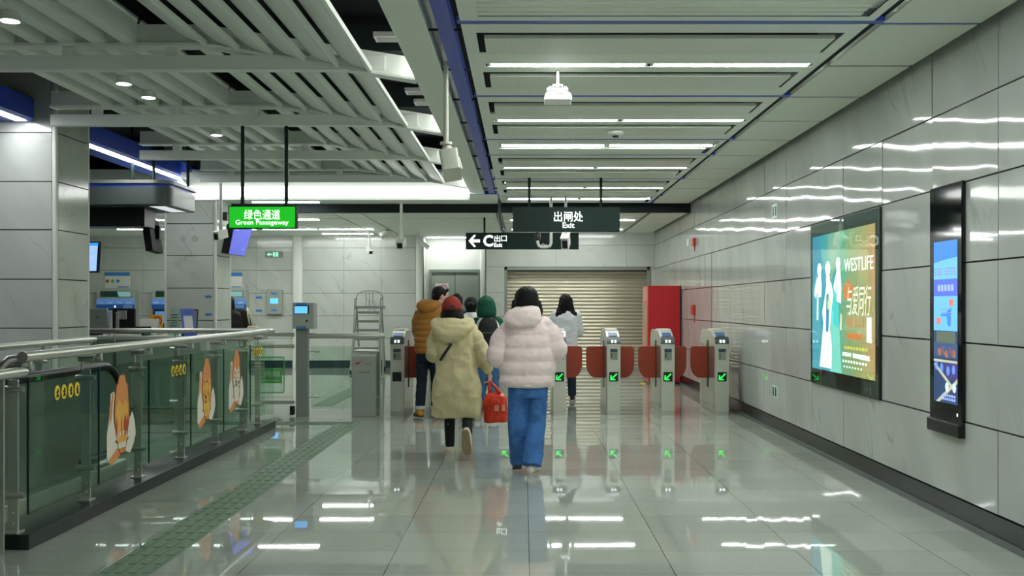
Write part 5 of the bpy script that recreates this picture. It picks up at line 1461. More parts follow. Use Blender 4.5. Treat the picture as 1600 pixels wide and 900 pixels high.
def hand(mb, w, d, nrm, side, curl=.6):
    """palm, four fingers of different length and a thumb leaving its side; d along the hand, nrm out of the back of it"""
    d = Vector(d).normalized(); nrm = (Vector(nrm) - d * Vector(nrm).dot(d)).normalized(); lat = d.cross(nrm) * side
    w = Vector(w)
    rings = []
    for t, a, b in ((0, .026, .019), (.03, .035, .018), (.06, .041, .016), (.085, .040, .013)):
        c = w + d * t
        rings.append([c + lat * (a * math.cos(2*math.pi*k/12)) + nrm * (b * math.sin(2*math.pi*k/12)) for k in range(12)])
    mb.loft(rings)
    for i, (off, ln) in enumerate(((-.030, .066), (-.010, .076), (.011, .071), (.031, .056))):
        p = w + d * .08 + lat * off; dirv = d.copy(); pts = [p - d * .02, p]
        for s in range(3):
            dirv = (dirv * math.cos(curl) - nrm * math.sin(curl)).normalized()
            p = p + dirv * ln / 3; pts.append(p)
        mb.tube(pts, [.0095, .0095, .009, .0085, .0065], 8)
    p = w + d * .025 - lat * .030
    q1 = p + (d * .6 - lat * .8).normalized() * .035; q2 = q1 + (d * .9 - lat * .2 - nrm * .4 * curl).normalized() * .03
    mb.tube([p, q1, q2], [.013, .011, .008], 8)

def person(label, d, J, sc=1.0, yaw=0.0, pitch=0.0):
    """J: joints in world space. Returns the body (skin) object: head with a face, neck, trunk, limbs, hands."""
    root_loc = Vector((J['hipl'][0] + J['hipr'][0], J['hipl'][1] + J['hipr'][1], 0)) / 2
    mb = MB()
    h = Vector(J['head'])
    # head: skull, jaw, nose, brow, lips, ears in the head's own frame (x side, y front, z up)
    hm = MB()
    hm.ball((0, -.012, .03), (.076 * sc, .092 * sc, .088 * sc), 18, 12)
    hm.loft([[(r * math.cos(2*math.pi*k/14), y0 + ry * math.sin(2*math.pi*k/14), z) for k in range(14)] for z, r, ry, y0 in ((.03, .070, .085, .0), (-.03, .066, .078, .012), (-.075, .052, .062, .022), (-.105, .030, .036, .04), (-.112, .015, .02, .045))])
    hm.tube([(0, .084, .022), (0, .096, 0), (0, .112, -.028), (0, .094, -.038)], [.010, .011, .015, .010], 8)
    hm.tube([(-.05, .072, .036), (-.02, .088, .04), (.02, .088, .04), (.05, .072, .036)], [.010, .012, .012, .010], 8)
    hm.tube([(-.022, .082, -.062), (0, .092, -.060), (.022, .082, -.062)], [.006, .009, .006], 8)
    for s in (-1, 1):
        hm.ball((s * .074, -.002, -.005), (.012, .022, .034), 8, 6)
    M = Matrix.Translation(h) @ Matrix.Rotation(yaw, 4, 'Z') @ Matrix.Rotation(pitch, 4, 'X')
    mb.add([M @ Vector(v) for v in hm.v], hm.f)
    nb = Vector(J['neck'])
    mb.tube([h + Vector((0, -.015, -.05)), nb + Vector((0, 0, .02)), nb - Vector((0, 0, .08))], [.052, .054, .07], 14)
    hl, hr = Vector(J['hipl']), Vector(J['hipr']); pc = (hl + hr) / 2; L, Rr = Vector(J['shl']), Vector(J['shr']); shc = (L + Rr) / 2
    sw_ = (Rr - L).length / 2
    trunk = []
    for f, rx, ry in ((-.08, .10, .09), (0, .155, .105), (.2, .15, .10), (.42, .128, .092), (.68, .15, .105), (.88, .165, .10), (1.0, .13, .08), (1.06, .07, .06)):
        c = pc.lerp(shc, f); trunk.append((c.x, c.y, c.z, rx * sc, ry * sc))
    shell(mb, trunk, 24, 24)
    for a in ('l', 'r'):
        S, E, Wt = Vector(J['sh' + a]), Vector(J['el' + a]), Vector(J['wr' + a])
        mb.tube([S, S.lerp(E, .3), E, E.lerp(Wt, .3), Wt], [.055 * sc, .05 * sc, .04 * sc, .042 * sc, .027 * sc], 12)
        mb.ball(S, .06 * sc, 10, 6)
        hand(mb, Wt, J.get('hd' + a, Wt - E), J.get('hn' + a, (0, 0, 1)), 1 if a == 'r' else -1, J.get('curl', .55))
        Hp, K, A = Vector(J['hip' + a]), Vector(J['kn' + a]), Vector(J['an' + a])
        mb.tube([Hp, Hp.lerp(K, .3), K, K.lerp(A, .3), A], [.085 * sc, .08 * sc, .055 * sc, .056 * sc, .036 * sc], 14)
        td = Vector(J.get('toe' + a, (0, 1, 0))).normalized()
        mb.tube([A, A + td * .06 - Vector((0, 0, .02)), A + td * .15 - Vector((0, 0, .045))], [.036, .034, .022], 10)
    rt = MB(); rt.v = [Vector(v) - root_loc for v in mb.v]; rt.f = mb.f
    b = solid(rt, 'person', M_skin, None, .0075, 2)
    b.location = root_loc
    tag(b, label, 'person')
    for s in (-1, 1):
        e = M @ Vector((s * .031, .082, .014))
        MB().ball(e, .011, 10, 6).build('eye', mat('eye_white', (232, 230, 224), .2), b, smooth=True)
    b['M'] = 0
    return b, M

def shoe(parent, ankle, toe_dir, m_up, m_sole, ln=.255, pitch=0.0, hgt=.085, rim=None, wd=.046):
    """one shoe; pitch turns the heel up"""
    A = Vector(ankle); t = Vector((toe_dir[0], toe_dir[1], 0)).normalized(); s = Vector((t.y, -t.x, 0))
    def T(u, v, w):   # u along from heel, v side, w up from ground
        q = Vector((v, u - .06, w - hgt))
        q = Matrix.Rotation(pitch, 3, 'X') @ q
        return A + s * q.x + t * q.y + Vector((0, 0, q.z))
    def ringz(us, f):
        return [[T(u, v * f, w) for v, w in prof] for u, prof in us]
    up = []
    for u, wv, z0, z1 in ((0, .026, .018, .075), (.03, .036, .018, .095), (.08, .038, .018, .10), (.13, .042, .018, .078), (.18, .046, .018, .06), (.225, .040, .018, .048), (ln, .018, .02, .036)):
        wv *= wd / .046
        up.append([T(u, wv * math.cos(2*math.pi*k/14), (z0 + z1) / 2 + (z1 - z0) / 2 * math.sin(2*math.pi*k/14)) for k in range(14)])
    u_ = MB().loft(up).build('shoe', m_up, parent, smooth='all')
    so = []
    for u, wv in ((-.006, .022), (.02, .037), (.07, .040), (.13, .043), (.18, .049), (.23, .043), (ln + .006, .020)):
        wv *= wd / .046
        so.append([T(u, -wv, 0), T(u, wv, 0), T(u, wv, .024), T(u, -wv, .024)])
    MB().loft(so).build('sole', m_sole, u_, bevel=.004)
    if rim:
        ri = []
        for u, wv in ((-.006, .023), (.02, .038), (.07, .041), (.13, .044), (.18, .050), (.23, .044), (ln + .007, .021)):
            wv *= wd / .046
            ri.append([T(u, -wv, .012), T(u, wv, .012), T(u, wv, .028), T(u, -wv, .028)])
        MB().loft(ri).build('sole_rim', rim, u_, bevel=.003)
    return u_

def trousers(parent, J, m, r, hem, name='trousers', waist=None, wr=(.010, 9, 22, 1.0), hemcut=.0):
    mb = MB()
    hl, hr = Vector(J['hipl']), Vector(J['hipr']); pc = (hl + hr) / 2
    rw = waist or (.175, .125)
    shell(mb, [(pc.x, pc.y, pc.z + .16, rw[0] * .92, rw[1] * .9), (pc.x, pc.y, pc.z + .08, rw[0], rw[1]), (pc.x, pc.y, pc.z - .04, rw[0], rw[1] * 1.02), (pc.x, pc.y, pc.z - .10, rw[0] * .9, rw[1] * .9)], 28, 16)
    for a in ('l', 'r'):
        H_, K, A = Vector(J['hip' + a]), Vector(J['kn' + a]), Vector(J['an' + a])
        e = A + (A - K).normalized() * hemcut
        hm_ = hem if not isinstance(hem, tuple) else hem[0 if a == 'l' else 1]
        sleeve(mb, [H_, H_.lerp(K, .5), K, K.lerp(e, .5), e], [r[0], r[0] * .98, r[1], (r[1] + hm_) / 2, hm_], 0, 0, 40, 22)
    return solid(mb, name, m, parent, .010, 2, wr, .6)

M_skin = mat('skin', (206, 164, 138), .5)
M_hair = mat('hair_black', (14, 13, 13), .5, bump=.6, bscale=120, spec=.2)
M_sole_tan = mat('sole_tan', (158, 140, 104), .6, noise=.12, nscale=60)
M_shoe_w = mat('shoe_white', (224, 222, 210), .5)
def cloth(name, rgb, rough=.75, bump=.25, bs=70): return mat(name, rgb, rough, bump=bump, bscale=bs, spec=.25, noise=.07, nscale=9)

# ---- 1: pink puffer jacket, blue jeans, nearest
d = 8.78
A_ = lambda px, py, dd=0.0: at(px, py, d + dd)
J = dict(head=A_(823, 470, .03), neck=A_(822, 494), shl=A_(797, 512), shr=A_(848, 508), ell=A_(777, 556, -.02), elr=A_(869, 546, -.02), wrl=A_(793, 560, .30), wrr=A_(856, 548, .30),
         hipl=A_(809.5, 603), hipr=A_(841, 603), knl=A_(808, 660, .02), knr=A_(838, 664, .02), anl=at(808.5, 724, 8.95), anr=at(831, 727.5, 8.68), toel=(-.1, 1, 0), toer=(.25, 1, 0), curl=.8)
pk, M = person('person in a pale pink puffer jacket and blue jeans walking towards the gates', d, J)
M_pink = cloth('puffer_pink', (248, 228, 224), .6, .2, 60)
mb = MB(); c = lambda px: X(px, d); zz = lambda py: Z(py, d)
seams = [zz(523), zz(543), zz(564), zz(585), zz(603)]
shell(mb, [(c(822), d, zz(604), .232, .17), (c(823), d, zz(598), .245, .185), (c(824), d, zz(585), .245, .19), (c(825), d, zz(564), .245, .195), (c(825), d, zz(540), .24, .19), (c(824), d, zz(520), .225, .17), (c(823), d, zz(505), .185, .14), (c(822), d, zz(492), .115, .11), (c(822), d, zz(484), .09, .09)], 44, 90, seams, .10)
for a, s in (('l', -1), ('r', 1)):
    S, E, Wt = J['sh' + a], J['el' + a], J['wr' + a]
    sleeve(mb, [S + Vector((-s * .05, 0, .015)), S.lerp(E, .35) + Vector((s * .012, 0, 0)), E + Vector((0, -.01, 0)), E.lerp(Wt, .5), Wt], [.09, .100, .095, .085, .06], 5, .12, 50)
jk = solid(mb, 'jacket', M_pink, pk, .0085, 1, (.008, 11, 14, 3.0), .6)
mb = MB()
hc = A_(816, 496, -.13)
shell(mb, [(hc.x + .01, hc.y + .02, zz(513.5), .06, .03), (hc.x, hc.y - .01, zz(509), .125, .06), (hc.x, hc.y, zz(500), .165, .085), (hc.x + .01, hc.y + .035, zz(490), .155, .105), (hc.x + .03, hc.y + .08, zz(482), .12, .12), (hc.x + .035, hc.y + .10, zz(477.5), .075, .07)], 32, 30)
solid(mb, 'hood', M_pink, jk, .009, 4, (.010, 8, 12, 5.0))
mb = MB(); sleeve(mb, [A_(782 + k * 8.2, 600 + (1.5 if k in (0, 10) else 3) , -.175 + .028 * abs(k - 5) ** 1.4 / 2) for k in range(11)], [.012] * 11, 0, 0, 30, 10)
mb.build('hem_band', M_pink, jk, smooth='all')
M_jean = mat('jeans_blue', (70, 118, 180), .8, noise=.28, nscale=14, bump=.3, bscale=90, spec=.2)
trousers(pk, J, M_jean, (.090, .084), (.064, .090), 'jeans', (.176, .135), (.008, 10, 16, 2.0), .0)
M_sole_g = mat('sole_grey', (188, 184, 168), .6)
shoe(pk, J['anl'] + Vector((0, 0, .0)), (-.12, 1), mat('shoe_dark', (70, 72, 66), .6), M_sole_g, .26, math.radians(-16))
shoe(pk, J['anr'], (.3, 1), M_shoe_w, M_sole_g, .26, 0)
mb = MB()
hh = J['head']
shell(mb, [(hh.x, hh.y - .01, hh.z - .17, .075, .07), (hh.x, hh.y - .02, hh.z - .12, .098, .085), (hh.x, hh.y - .02, hh.z - .04, .108, .108), (hh.x, hh.y - .01, hh.z + .04, .104, .112), (hh.x, hh.y - .005, hh.z + .09, .085, .095), (hh.x, hh.y, hh.z + .122, .045, .05), (hh.x, hh.y, hh.z + .13, .012, .012)], 28, 30, power=2.05)
sleeve(mb, [(hh.x + .085, hh.y + .03, hh.z), (hh.x + .10, hh.y + .02, hh.z - .1), (hh.x + .115, hh.y, hh.z - .17)], [.04, .045, .012])
sleeve(mb, [(hh.x - .085, hh.y + .02, hh.z), (hh.x - .098, hh.y + .0, hh.z - .08), (hh.x - .095, hh.y - .02, hh.z - .14)], [.04, .04, .012])
solid(mb, 'hair', M_hair, pk, .008, 3, (.006, 40, 5, 1.0))

# ---- 2: long khaki coat, red cap
d = 9.80
J = dict(head=A_(706, 481, .04), neck=A_(706, 503), shl=A_(686, 517), shr=A_(736, 515), ell=A_(677, 553, .0), elr=A_(753, 552, -.02), wrl=A_(688, 558, .22), wrr=A_(764.5, 582, .04), hdr=(.06, .0, -1), hnr=(1, -.35, 0),
         hipl=A_(701, 583), hipr=A_(722, 583), knl=A_(702.5, 640, .03), knr=A_(730, 646, .06), anl=at(703, 697, 9.90), anr=at(730.5, 676, 9.50), toel=(-.15, 1, 0), toer=(.2, .4, -1), curl=1.0)
kh, M = person('person in a long khaki hooded coat and red cap, carrying a red bag', d, J, .96)
M_khaki = cloth('coat_khaki', (206, 196, 152), .62, .9, 11)
mb = MB(); c = lambda px: X(px, d); zz = lambda py: Z(py, d)
shell(mb, [(c(714), d, zz(651), .238, .17), (c(714.5), d, zz(645), .25, .18), (c(714), d, zz(620), .245, .185), (c(714), d, zz(590), .225, .175), (c(713), d, zz(562), .195, .155), (c(712), d, zz(540), .20, .155), (c(711), d, zz(524), .205, .15), (c(709), d, zz(512), .18, .13), (c(708), d, zz(503), .12, .10), (c(707), d, zz(497), .085, .085)], 44, 60)
S, E, Wt = J['shl'], J['ell'], J['wrl']
sleeve(mb, [S + Vector((.03, 0, .012)), S.lerp(E, .4) + Vector((-.015, 0, 0)), E, E.lerp(Wt, .5), Wt], [.078, .078, .075, .065, .05], 5, .10, 50)
S, E, Wt = J['shr'], J['elr'], J['wrr']
sleeve(mb, [S + Vector((-.03, 0, .012)), S.lerp(E, .45), E, E.lerp(Wt, .5), Wt + Vector((0, 0, .012))], [.08, .082, .084, .075, .052], 7, .11, 56)
ct = solid(mb, 'coat', M_khaki, kh, .009, 1, (.017, 7, 9, 7.0), .9)
mb = MB()
hc = A_(708, 512, -.12)
shell(mb, [(c(704), hc.y + .01, zz(538), .035, .03), (c(705), hc.y - .015, zz(533), .10, .06), (c(707), hc.y - .02, zz(522), .165, .085), (c(708), hc.y + .02, zz(512), .205, .115), (c(708.5), hc.y + .07, zz(504), .218, .13), (c(708.5), hc.y + .10, zz(499), .205, .125), (c(708.5), hc.y + .11, zz(496.5), .15, .09)], 36, 34)
solid(mb, 'hood', M_khaki, ct, .009, 4, (.013, 7, 10, 4.0))
# seam line down the back and cross-body strap
sleeve_pts = [A_(705, 537, -.175), A_(699, 546, -.172), A_(693, 555, -.165), A_(688, 563, -.14)]
MB().tube(sleeve_pts, .014, 8).build('bag_strap', M_blackp, kh, smooth='all')
M_leg = cloth('leggings_black', (26, 34, 34), .7)
trousers(kh, J, M_leg, (.075, .058), .046, 'trousers', (.14, .11), (.006, 10, 20, 2.0), .0)
M_wc = mat('shoe_cream', (222, 214, 190), .5)
shoe(kh, J['anl'], (-.2, 1), M_wc, mat('sole_white', (206, 204, 192), .6), .25, 0)
shoe(kh, J['anr'] + Vector((0, .0, .0)), (.18, 1), M_wc, M_sole_tan, .25, math.radians(-72), rim=M_shoe_w)
hh = J['head']
mb = MB()
shell(mb, [(hh.x + .01, hh.y - .03, hh.z - .165, .10, .07), (hh.x + .008, hh.y - .03, hh.z - .10, .118, .09), (hh.x, hh.y - .02, hh.z - .03, .10, .10), (hh.x, hh.y - .01, hh.z + .02, .080, .085), (hh.x, hh.y, hh.z + .04, .05, .06)], 26, 24, power=2.05)
solid(mb, 'hair', M_hair, kh, .008, 3, (.006, 40, 5, 9.0))
M_cap = cloth('cap_red', (150, 52, 42), .7)
mb = MB()
ring = []
for q in range(9):
    a = math.pi / 2 * q / 8
    ring.append([(hh.x + .102 * math.cos(a) ** .8 * math.cos(2*math.pi*k/28), hh.y - .008 + .118 * math.cos(a) ** .8 * math.sin(2*math.pi*k/28), hh.z - .022 + .138 * math.sin(a)) for k in range(28)])
capo = mb.loft(ring).build('cap', M_cap, kh, smooth='all')
MB().loft([[(hh.x + .075 * f * math.cos(a), hh.y + .09 + .085 * math.sin(a) * g, hh.z + .012 - .02 * math.sin(a) + t_) for a in [math.pi * k / 14 for k in range(15)]] for f, g, t_ in ((1, 1, 0), (1, 1, .006))], caps=True).build('visor', M_cap, capo)
MB().ball((hh.x, hh.y - .005, hh.z + .118), (.009, .009, .006), 8, 5).build('button', M_cap, capo, smooth=True)
MB().tube([(hh.x + .008 + .036 * math.cos(a), hh.y - .126 + .008 * math.sin(a) , hh.z - .012 + .034 * math.sin(a)) for a in [math.pi * k / 10 for k in range(11)]], .007, 6).tube([(hh.x - .03, hh.y - .126, hh.z - .014), (hh.x + .046, hh.y - .126, hh.z - .014)], .007, 6).build('strap_opening', M_blackp, capo, smooth=True)
# the red bag hangs from the hand
hp = J['wrr'] + Vector((.01, 0, -.10))
bg = thing('shopping_bag', (X(774, d), d, Z(660, d)), 'bright red plastic carrier bag hanging from the khaki coated person’s hand', 'bag')
M_bag = mat('bag_red', (226, 62, 28), .35, bump=.5, bscale=26, noise=.1, nscale=8)
mb = MB(); zz = lambda py: Z(py, d)
shell(mb, [(c(774.5), d, zz(660), .095, .055), (c(774.5), d, zz(657.5), .112, .07), (c(774.5), d, zz(640), .116, .078), (c(774), d, zz(625), .112, .07), (c(774), d, zz(618.5), .106, .055), (c(773.5), d, zz(616), .095, .04), (c(773), d, zz(614), .06, .02)], 30, 30, power=3.2)
bb = solid(mb, 'bag_body', M_bag, bg, .007, 2, (.010, 14, 10, 2.0))
for s in (-1, 1):
    MB().tube([(c(774 + s * 7), d - .02 * s, zz(616)), (c(770 + s * 6), d - .015 * s, zz(607)), (hp.x + s * .012, hp.y, hp.z + .0), (hp.x, hp.y, hp.z + .02)], [.022, .017, .012, .009], 8).build('handle', M_bag, bg, smooth='all')
M_bagp = mat('bag_print', (240, 150, 120), .5)
for px0, px1, p0, p1 in ((773, 780, 632, 641), (784, 790, 631, 641)):
    MB().prism([(c(px0), d - .088, zz(p1)), (c(px1), d - (.088 if px1 < 785 else .062), zz(p1)), (c(px1), d - (.088 if px1 < 785 else .062), zz(p0)), (c(px0), d - .088, zz(p0))], (0, .012, 0)).build('print', M_bagp, bb)

# ---- 3: man in the brown jacket
d = 13.0
J = dict(head=A_(687, 463, .02), neck=A_(678, 481), shl=A_(655, 489), shr=A_(690, 490), ell=A_(655, 522, .05), elr=A_(694, 522, .12), wrl=A_(672, 520, .30), wrr=A_(690, 512, .33),
         hipl=A_(660, 553), hipr=A_(680, 553), knl=A_(659, 592, .02), knr=A_(681, 592, .02), anl=A_(656, 641, -.02), anr=A_(681, 641, .0), toel=(-.2, 1, 0), toer=(.5, 1, 0), curl=.9)
mn, M = person('person in a brown puffer jacket and dark jeans with tan boots at the gate', d, J, 1.0, math.radians(-58), math.radians(-14))
M_brown_j = cloth('puffer_brown', (156, 106, 42), .6, .2, 60)
mb = MB(); c = lambda px: X(px, d); zz = lambda py: Z(py, d)
seams = [zz(499), zz(508), zz(517), zz(526), zz(535), zz(544), zz(551)]
shell(mb, [(c(670), d, zz(552), .172, .15), (c(670), d, zz(545), .188, .165), (c(671), d, zz(525), .195, .17), (c(672), d, zz(505), .20, .165), (c(673), d, zz(490), .185, .14), (c(675), d, zz(481), .13, .115), (c(677), d, zz(474), .09, .09)], 40, 80, seams, .11)
for a, s in (('l', -1), ('r', 1)):
    S, E, Wt = J['sh' + a], J['el' + a], J['wr' + a]
    sleeve(mb, [S + Vector((-s * .04, 0, .01)), S.lerp(E, .4) + Vector((s * .01, 0, 0)), E, E.lerp(Wt, .5), Wt], [.082, .085, .082, .072, .05], 6, .11, 50)
jk = solid(mb, 'jacket', M_brown_j, mn, .0085, 1, (.005, 9, 14, 3.0))
mb = MB()
shell(mb, [(c(667), d - .10, zz(490), .05, .04), (c(668), d - .11, zz(484), .12, .06), (c(669), d - .08, zz(477), .15, .08), (c(670), d - .03, zz(471.5), .14, .09), (c(671), d, zz(468.5), .09, .07)], 30, 26)
solid(mb, 'hood', M_brown_j, jk, .009, 3, (.010, 8, 12, 5.0))
M_djean = mat('jeans_dark', (26, 36, 46), .85, noise=.25, nscale=14, spec=.2)
trousers(mn, J, M_djean, (.084, .070), .064, 'jeans', (.165, .125), (.008, 9, 20, 2.0), -.03)
for a in ('l', 'r'):
    A0 = J['an' + a]
    MB().tube([A0 + Vector((0, 0, .06)), A0 + Vector((0, 0, .02))], [.071, .071], 18).build('cuff', mat('cuff_pale', (186, 192, 196), .8), mn, smooth=True)
M_boot = mat('boot_tan', (196, 138, 48), .6)
M_bsole = mat('boot_sole', (92, 62, 38), .7)
for a, td in (('l', (-.35, 1)), ('r', (.55, 1))):
    sh_o = shoe(mn, J['an' + a] + Vector((0, 0, .0)), td, M_boot, M_bsole, .275, 0, .088, wd=.052)
    A0 = J['an' + a]; MB().tube([A0 + Vector((0, 0, -.03)), A0 + Vector((0, 0, .03))], [.056, .06], 14).build('boot_shaft', M_boot, sh_o, smooth=True)
hm = MB()
hm.ball((0, -.02, .045), (.086, .100, .085), 20, 12)
hm.tube([(0, .06, .10), (0, .085, .075)], [.05, .035], 12)
shell(hm, [(0, -.05, -.06, .055, .04), (0, -.05, -.02, .075, .055), (0, -.04, .04, .085, .07)], 20, 10)
hm.v = [M @ Vector(v) for v in hm.v]
solid(hm, 'hair', M_hair, mn, .007, 2, (.006, 40, 30, 9.0))
mk = MB()
mk.loft([[Vector((.066 * s * f, y0 + .05 * (1 - abs(s)) ** .5, z)) for s in [-1, -.75, -.5, -.25, 0, .25, .5, .75, 1]] for z, f, y0 in ((-.012, 1, .066), (-.04, 1, .072), (-.075, .9, .066), (-.10, .6, .05))], caps=False, closed=False)
mk.v = [M @ Vector(v) for v in mk.v]
mko = mk.build('face_mask', mat('mask_white', (228, 232, 232), .7), mn, smooth='all')
sm = mko.modifiers.new('Solidify', 'SOLIDIFY'); sm.thickness = .004
for s in (-1, 1):
    el = MB().tube([(s * .066, .066, -.02), (s * .076, .02, .0), (s * .078, -.005, .02)], .0025, 5)
    el.v = [M @ Vector(v) for v in el.v]; el.build('ear_loop', M_white, mko)

# ---- 4: green hood and black backpack
d = 12.85
J = dict(head=A_(760, 478, .02), neck=A_(761, 495), shl=A_(745, 503), shr=A_(779, 503), ell=A_(741, 532), elr=A_(786, 532), wrl=A_(746, 548, .16), wrr=A_(780, 548, .16),
         hipl=A_(753, 563), hipr=A_(770, 563), knl=A_(751, 603), knr=A_(771, 603), anl=A_(746, 645), anr=A_(771, 645), toel=(-.1, 1, 0), toer=(.1, 1, 0))
gp, M = person('person with a dark green hood up and blue jeans, between the khaki and pink coats', d, J, .95)
M_wh = cloth('sweater_white', (224, 226, 222), .8)
M_gr = cloth('hood_green', (20, 82, 62), .75)
mb = MB(); c = lambda px: X(px, d); zz = lambda py: Z(py, d)
shell(mb, [(c(762), d, zz(566), .175, .13), (c(762), d, zz(545), .18, .135), (c(762), d, zz(520), .18, .13), (c(762), d, zz(506), .165, .115), (c(761), d, zz(497), .10, .09), (c(761), d, zz(492), .07, .07)], 36, 40)
sw = solid(mb, 'sweater', M_wh, gp, .010, 2, (.008, 9, 14, 3.0))
for a in ('l', 'r'):
    S, E, Wt = J['sh' + a], J['el' + a], J['wr' + a]
    mb = MB(); mb.ball(S, .062, 12, 8); sleeve(mb, [S, S.lerp(E, .5), E, E.lerp(Wt, .5), Wt], [.064, .062, .058, .052, .042])
    solid(mb, 'sleeve', M_gr, sw, .010, 2, (.006, 10, 14, 3.0))
hh = J['head']; mb = MB()
shell(mb, [(hh.x, hh.y - .02, hh.z - .15, .12, .09), (hh.x, hh.y - .03, hh.z - .10, .128, .11), (hh.x, hh.y - .02, hh.z, .122, .125), (hh.x - .004, hh.y - .015, hh.z + .07, .105, .115), (hh.x - .006, hh.y, hh.z + .115, .065, .08), (hh.x - .006, hh.y + .01, hh.z + .135, .02, .03)], 30, 30, power=2.1)
solid(mb, 'hood', M_gr, gp, .009, 3, (.009, 10, 8, 5.0))
M_mjean = mat('jeans_mid', (66, 104, 146), .8, noise=.2, nscale=14, spec=.2)
trousers(gp, J, M_mjean, (.085, .075), .070, 'jeans', (.16, .12), (.008, 9, 20, 2.0), .0)
for a in ('l', 'r'): shoe(gp, J['an' + a], (0, 1), M_shoe_w, M_sole_g, .245)
bp = thing('backpack', (c(763), d - .2, zz(555)), 'black backpack worn by the green hooded person', 'backpack')
M_bp = cloth('backpack_black', (24, 30, 30), .6)
mb = MB(); yb = d - .19
shell(mb, [(c(763), yb, zz(556), .115, .06), (c(763), yb, zz(550), .13, .075), (c(763), yb - .01, zz(530), .132, .085), (c(763.5), yb, zz(510), .125, .07), (c(764), yb + .02, zz(499), .09, .045), (c(764), yb + .03, zz(496), .04, .02)], 30, 30, power=3)
bo = solid(mb, 'pack_body', M_bp, bp, .009, 2, (.006, 9, 10, 1.0))
MB().rbox(c(753), c(773), yb - .115, yb - .06, zz(551), zz(530), .02).build('front_pocket', M_bp, bo, bevel=.01)
MB().tube([(c(755), yb - .10, zz(519)), (c(772), yb - .10, zz(519))], .004, 6).build('zip', mat('zip_grey', (110, 116, 116), .4, .6), bo)
for s in (-1, 1):
    MB().tube([(c(764 + s * 4), yb + .03, zz(500)), (c(764 + s * 9), d - .06, zz(495)), (c(763 + s * 12), d + .02, zz(496)), (c(763 + s * 14), d - .02, zz(510)), (c(763 + s * 15), d - .10, zz(530)), (c(763 + s * 14), yb, zz(548))], .014, 8).build('shoulder_strap', M_bp, bp, smooth='all')
MB().tube([(c(761), yb + .02, zz(498)), (c(762), yb, zz(493)), (c(766), yb, zz(493)), (c(767), yb + .02, zz(498))], .005, 6).build('grab_loop', M_bp, bp, smooth=True)

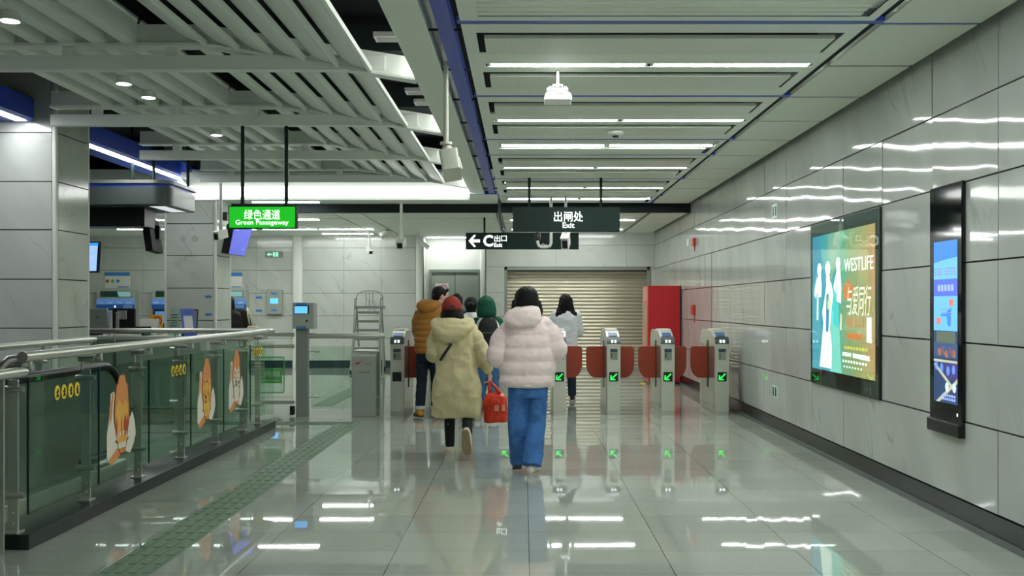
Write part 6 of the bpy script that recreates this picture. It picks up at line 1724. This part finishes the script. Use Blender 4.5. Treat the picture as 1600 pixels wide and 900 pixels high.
# ---- 5: black cap; 6: dark-haired person; both mostly hidden
def simple_person(label, d, px, ptop, m_top, m_low, hat=None, long_hair=None, wide=1.0, shoes=None, hem=.50):
    zt = Z(ptop, d); x = X(px, d); k = zt / 1.68
    V = lambda a, b, z: Vector((x + a * k, d + b, z * k))
    J = dict(head=V(0, .02, 1.555), neck=V(0, 0, 1.40), shl=V(-.17 * wide, 0, 1.35), shr=V(.17 * wide, 0, 1.35), ell=V(-.22 * wide, .02, 1.08), elr=V(.22 * wide, .02, 1.08), wrl=V(-.14, .24, 1.10), wrr=V(.14, .24, 1.10),
             hipl=V(-.085, 0, .86), hipr=V(.085, 0, .86), knl=V(-.09, .02, .48), knr=V(.09, .02, .48), anl=V(-.10, -.02, .085 / k), anr=V(.10, .0, .085 / k), curl=.8)
    b, M = person(label, d, J, .96 * k)
    mb = MB()
    hz = hem * zt
    shell(mb, [(x, d, hz, .19 * wide, .145), (x, d, hz + .2, .185 * wide, .145), (x, d, 1.15 * k, .185 * wide, .14), (x, d, 1.30 * k, .18 * wide, .13), (x, d, 1.40 * k, .12, .10), (x, d, 1.45 * k, .075, .075)], 36, 40)
    for a in ('l', 'r'):
        S, E, Wt = J['sh' + a], J['el' + a], J['wr' + a]
        mb.ball(S, .07, 12, 8); sleeve(mb, [S, S.lerp(E, .5), E, E.lerp(Wt, .5), Wt], [.072, .07, .064, .056, .044])
    solid(mb, 'jacket', m_top, b, .011, 2, (.009, 9, 12, px))
    trousers(b, J, m_low, (.085, .072), .062, 'trousers', (.16, .12), (.007, 9, 20, 2.0), .0)
    for a in ('l', 'r'): shoe(b, J['an' + a], (.1, 1), shoes or M_shoe_w, M_sole_g, .25)
    hh = J['head']; mb = MB()
    if long_hair:
        w_, zl = long_hair
        shell(mb, [(x, hh.y - .05, zl, w_ * .60, .045), (x, hh.y - .06, zl + .06, w_ * .92, .06), (x, hh.y - .05, zl + .16, w_, .08), (x, hh.y - .03, hh.z - .14, w_ * .80, .095), (x, hh.y - .02, hh.z - .04, .112, .112), (x, hh.y - .01, hh.z + .05, .098, .108), (x, hh.y, hh.z + .10, .06, .07), (x, hh.y, hh.z + .125, .012, .012)], 34, 44, power=2.05)
        for s, dz in ((-.8, .0), (-.45, -.04), (-.1, .01), (.3, -.05), (.75, -.01)):
            sleeve(mb, [(x + s * w_ * .8, hh.y - .06, zl + .15), (x + s * w_ * .85, hh.y - .065, zl + .05), (x + s * w_ * .88, hh.y - .06, zl + dz - .02)], [.04, .035, .006], 0, 0, 16, 10)
        solid(mb, 'hair', M_hair, b, .009, 2, (.010, 32, 4, px))
    else:
        mb.ball((hh.x, hh.y - .012, hh.z + .02), (.092, .105, .105), 20, 12)
        shell(mb, [(x, hh.y - .04, hh.z - .10, .065, .05), (x, hh.y - .035, hh.z - .03, .088, .075), (x, hh.y - .02, hh.z + .03, .09, .09)], 22, 12)
        solid(mb, 'hair', M_hair, b, .008, 2, (.006, 40, 20, px))
    if hat:
        ring = []
        for q in range(9):
            a = math.pi / 2 * q / 8
            ring.append([(hh.x + .108 * math.cos(a) ** .8 * math.cos(2*math.pi*k_/26), hh.y - .008 + .120 * math.cos(a) ** .8 * math.sin(2*math.pi*k_/26), hh.z + .0 + .135 * math.sin(a)) for k_ in range(26)])
        co = MB().loft(ring).build('cap', hat, b, smooth='all')
        MB().loft([[(hh.x + .08 * math.cos(a), hh.y + .10 + .09 * math.sin(a), hh.z + .012 - .02 * math.sin(a) + t_) for a in [math.pi * q / 14 for q in range(15)]] for t_ in (0, .006)]).build('visor', hat, co)
        MB().tube([(hh.x + .035 * math.cos(a), hh.y - .130 + .01 * math.sin(a), hh.z + .018 + .03 * math.sin(a)) for a in [math.pi * q / 10 for q in range(11)]], .006, 6).build('strap_opening', mat('strap_grey', (90, 96, 96), .5), co, smooth=True)
    return b, J
M_bk = cloth('jacket_black', (24, 28, 30), .7)
simple_person('person in a black cap and white jacket, seen between the khaki and green hooded people', 15.0, 736, 465.5, M_wh, M_djean, hat=cloth('cap_black', (28, 34, 34), .7))
simple_person('dark haired person in black, mostly hidden behind the red cap', 15.65, 714, 458.5, M_bk, M_djean)
# ---- 7: white jumper, long hair, already through the gates
M_wj = cloth('jumper_white', (222, 224, 226), .8)
simple_person('person with long black hair in a white jumper, past the gates by the shutter', 15.3, 884, 459, M_wj, mat('jeans_navy', (34, 48, 58), .85, spec=.2), long_hair=(.185, Z(506, 15.3)), shoes=mat('shoe_black', (40, 42, 42), .6))
# ---- 8: at the ticket machine, half behind the far column
b8, J8 = simple_person('person in a dark coat with a cream shoulder bag, half behind the far column', 18.6, 357, 462, mat('coat_brown_black', (34, 30, 26), .8, noise=.3, nscale=10), M_djean, long_hair=(.16, 1.2), wide=1.75, hem=.34)
cbag = thing('shoulder_bag', (X(391, 18.4), 18.5, .95), 'cream shoulder bag of the person in the dark coat by the ticket machine', 'bag')
M_cb = cloth('bag_cream', (214, 204, 168), .7)
x_ = X(390, 18.5)
MB().tube([(X(387, 18.5), 18.48, Z(481, 18.5)), (X(389, 18.5), 18.42, Z(493, 18.5)), (X(392, 18.5), 18.42, Z(507, 18.5))], [.012, .014, .012], 8).tube([(X(387, 18.5), 18.48, Z(481, 18.5)), (X(393, 18.5), 18.5, Z(495, 18.5)), (X(399, 18.5), 18.5, Z(509, 18.5))], [.012, .014, .012], 8).build('strap', M_cb, cbag, smooth='all')
mb = MB(); shell(mb, [(X(395, 18.5), 18.5, .83, .12, .05), (X(395, 18.5), 18.5, .92, .14, .07), (X(395, 18.5), 18.5, 1.06, .11, .05), (X(395, 18.5), 18.5, 1.10, .07, .03)], 24, 16)
solid(mb, 'pouch', M_cb, cbag, .01, 2)
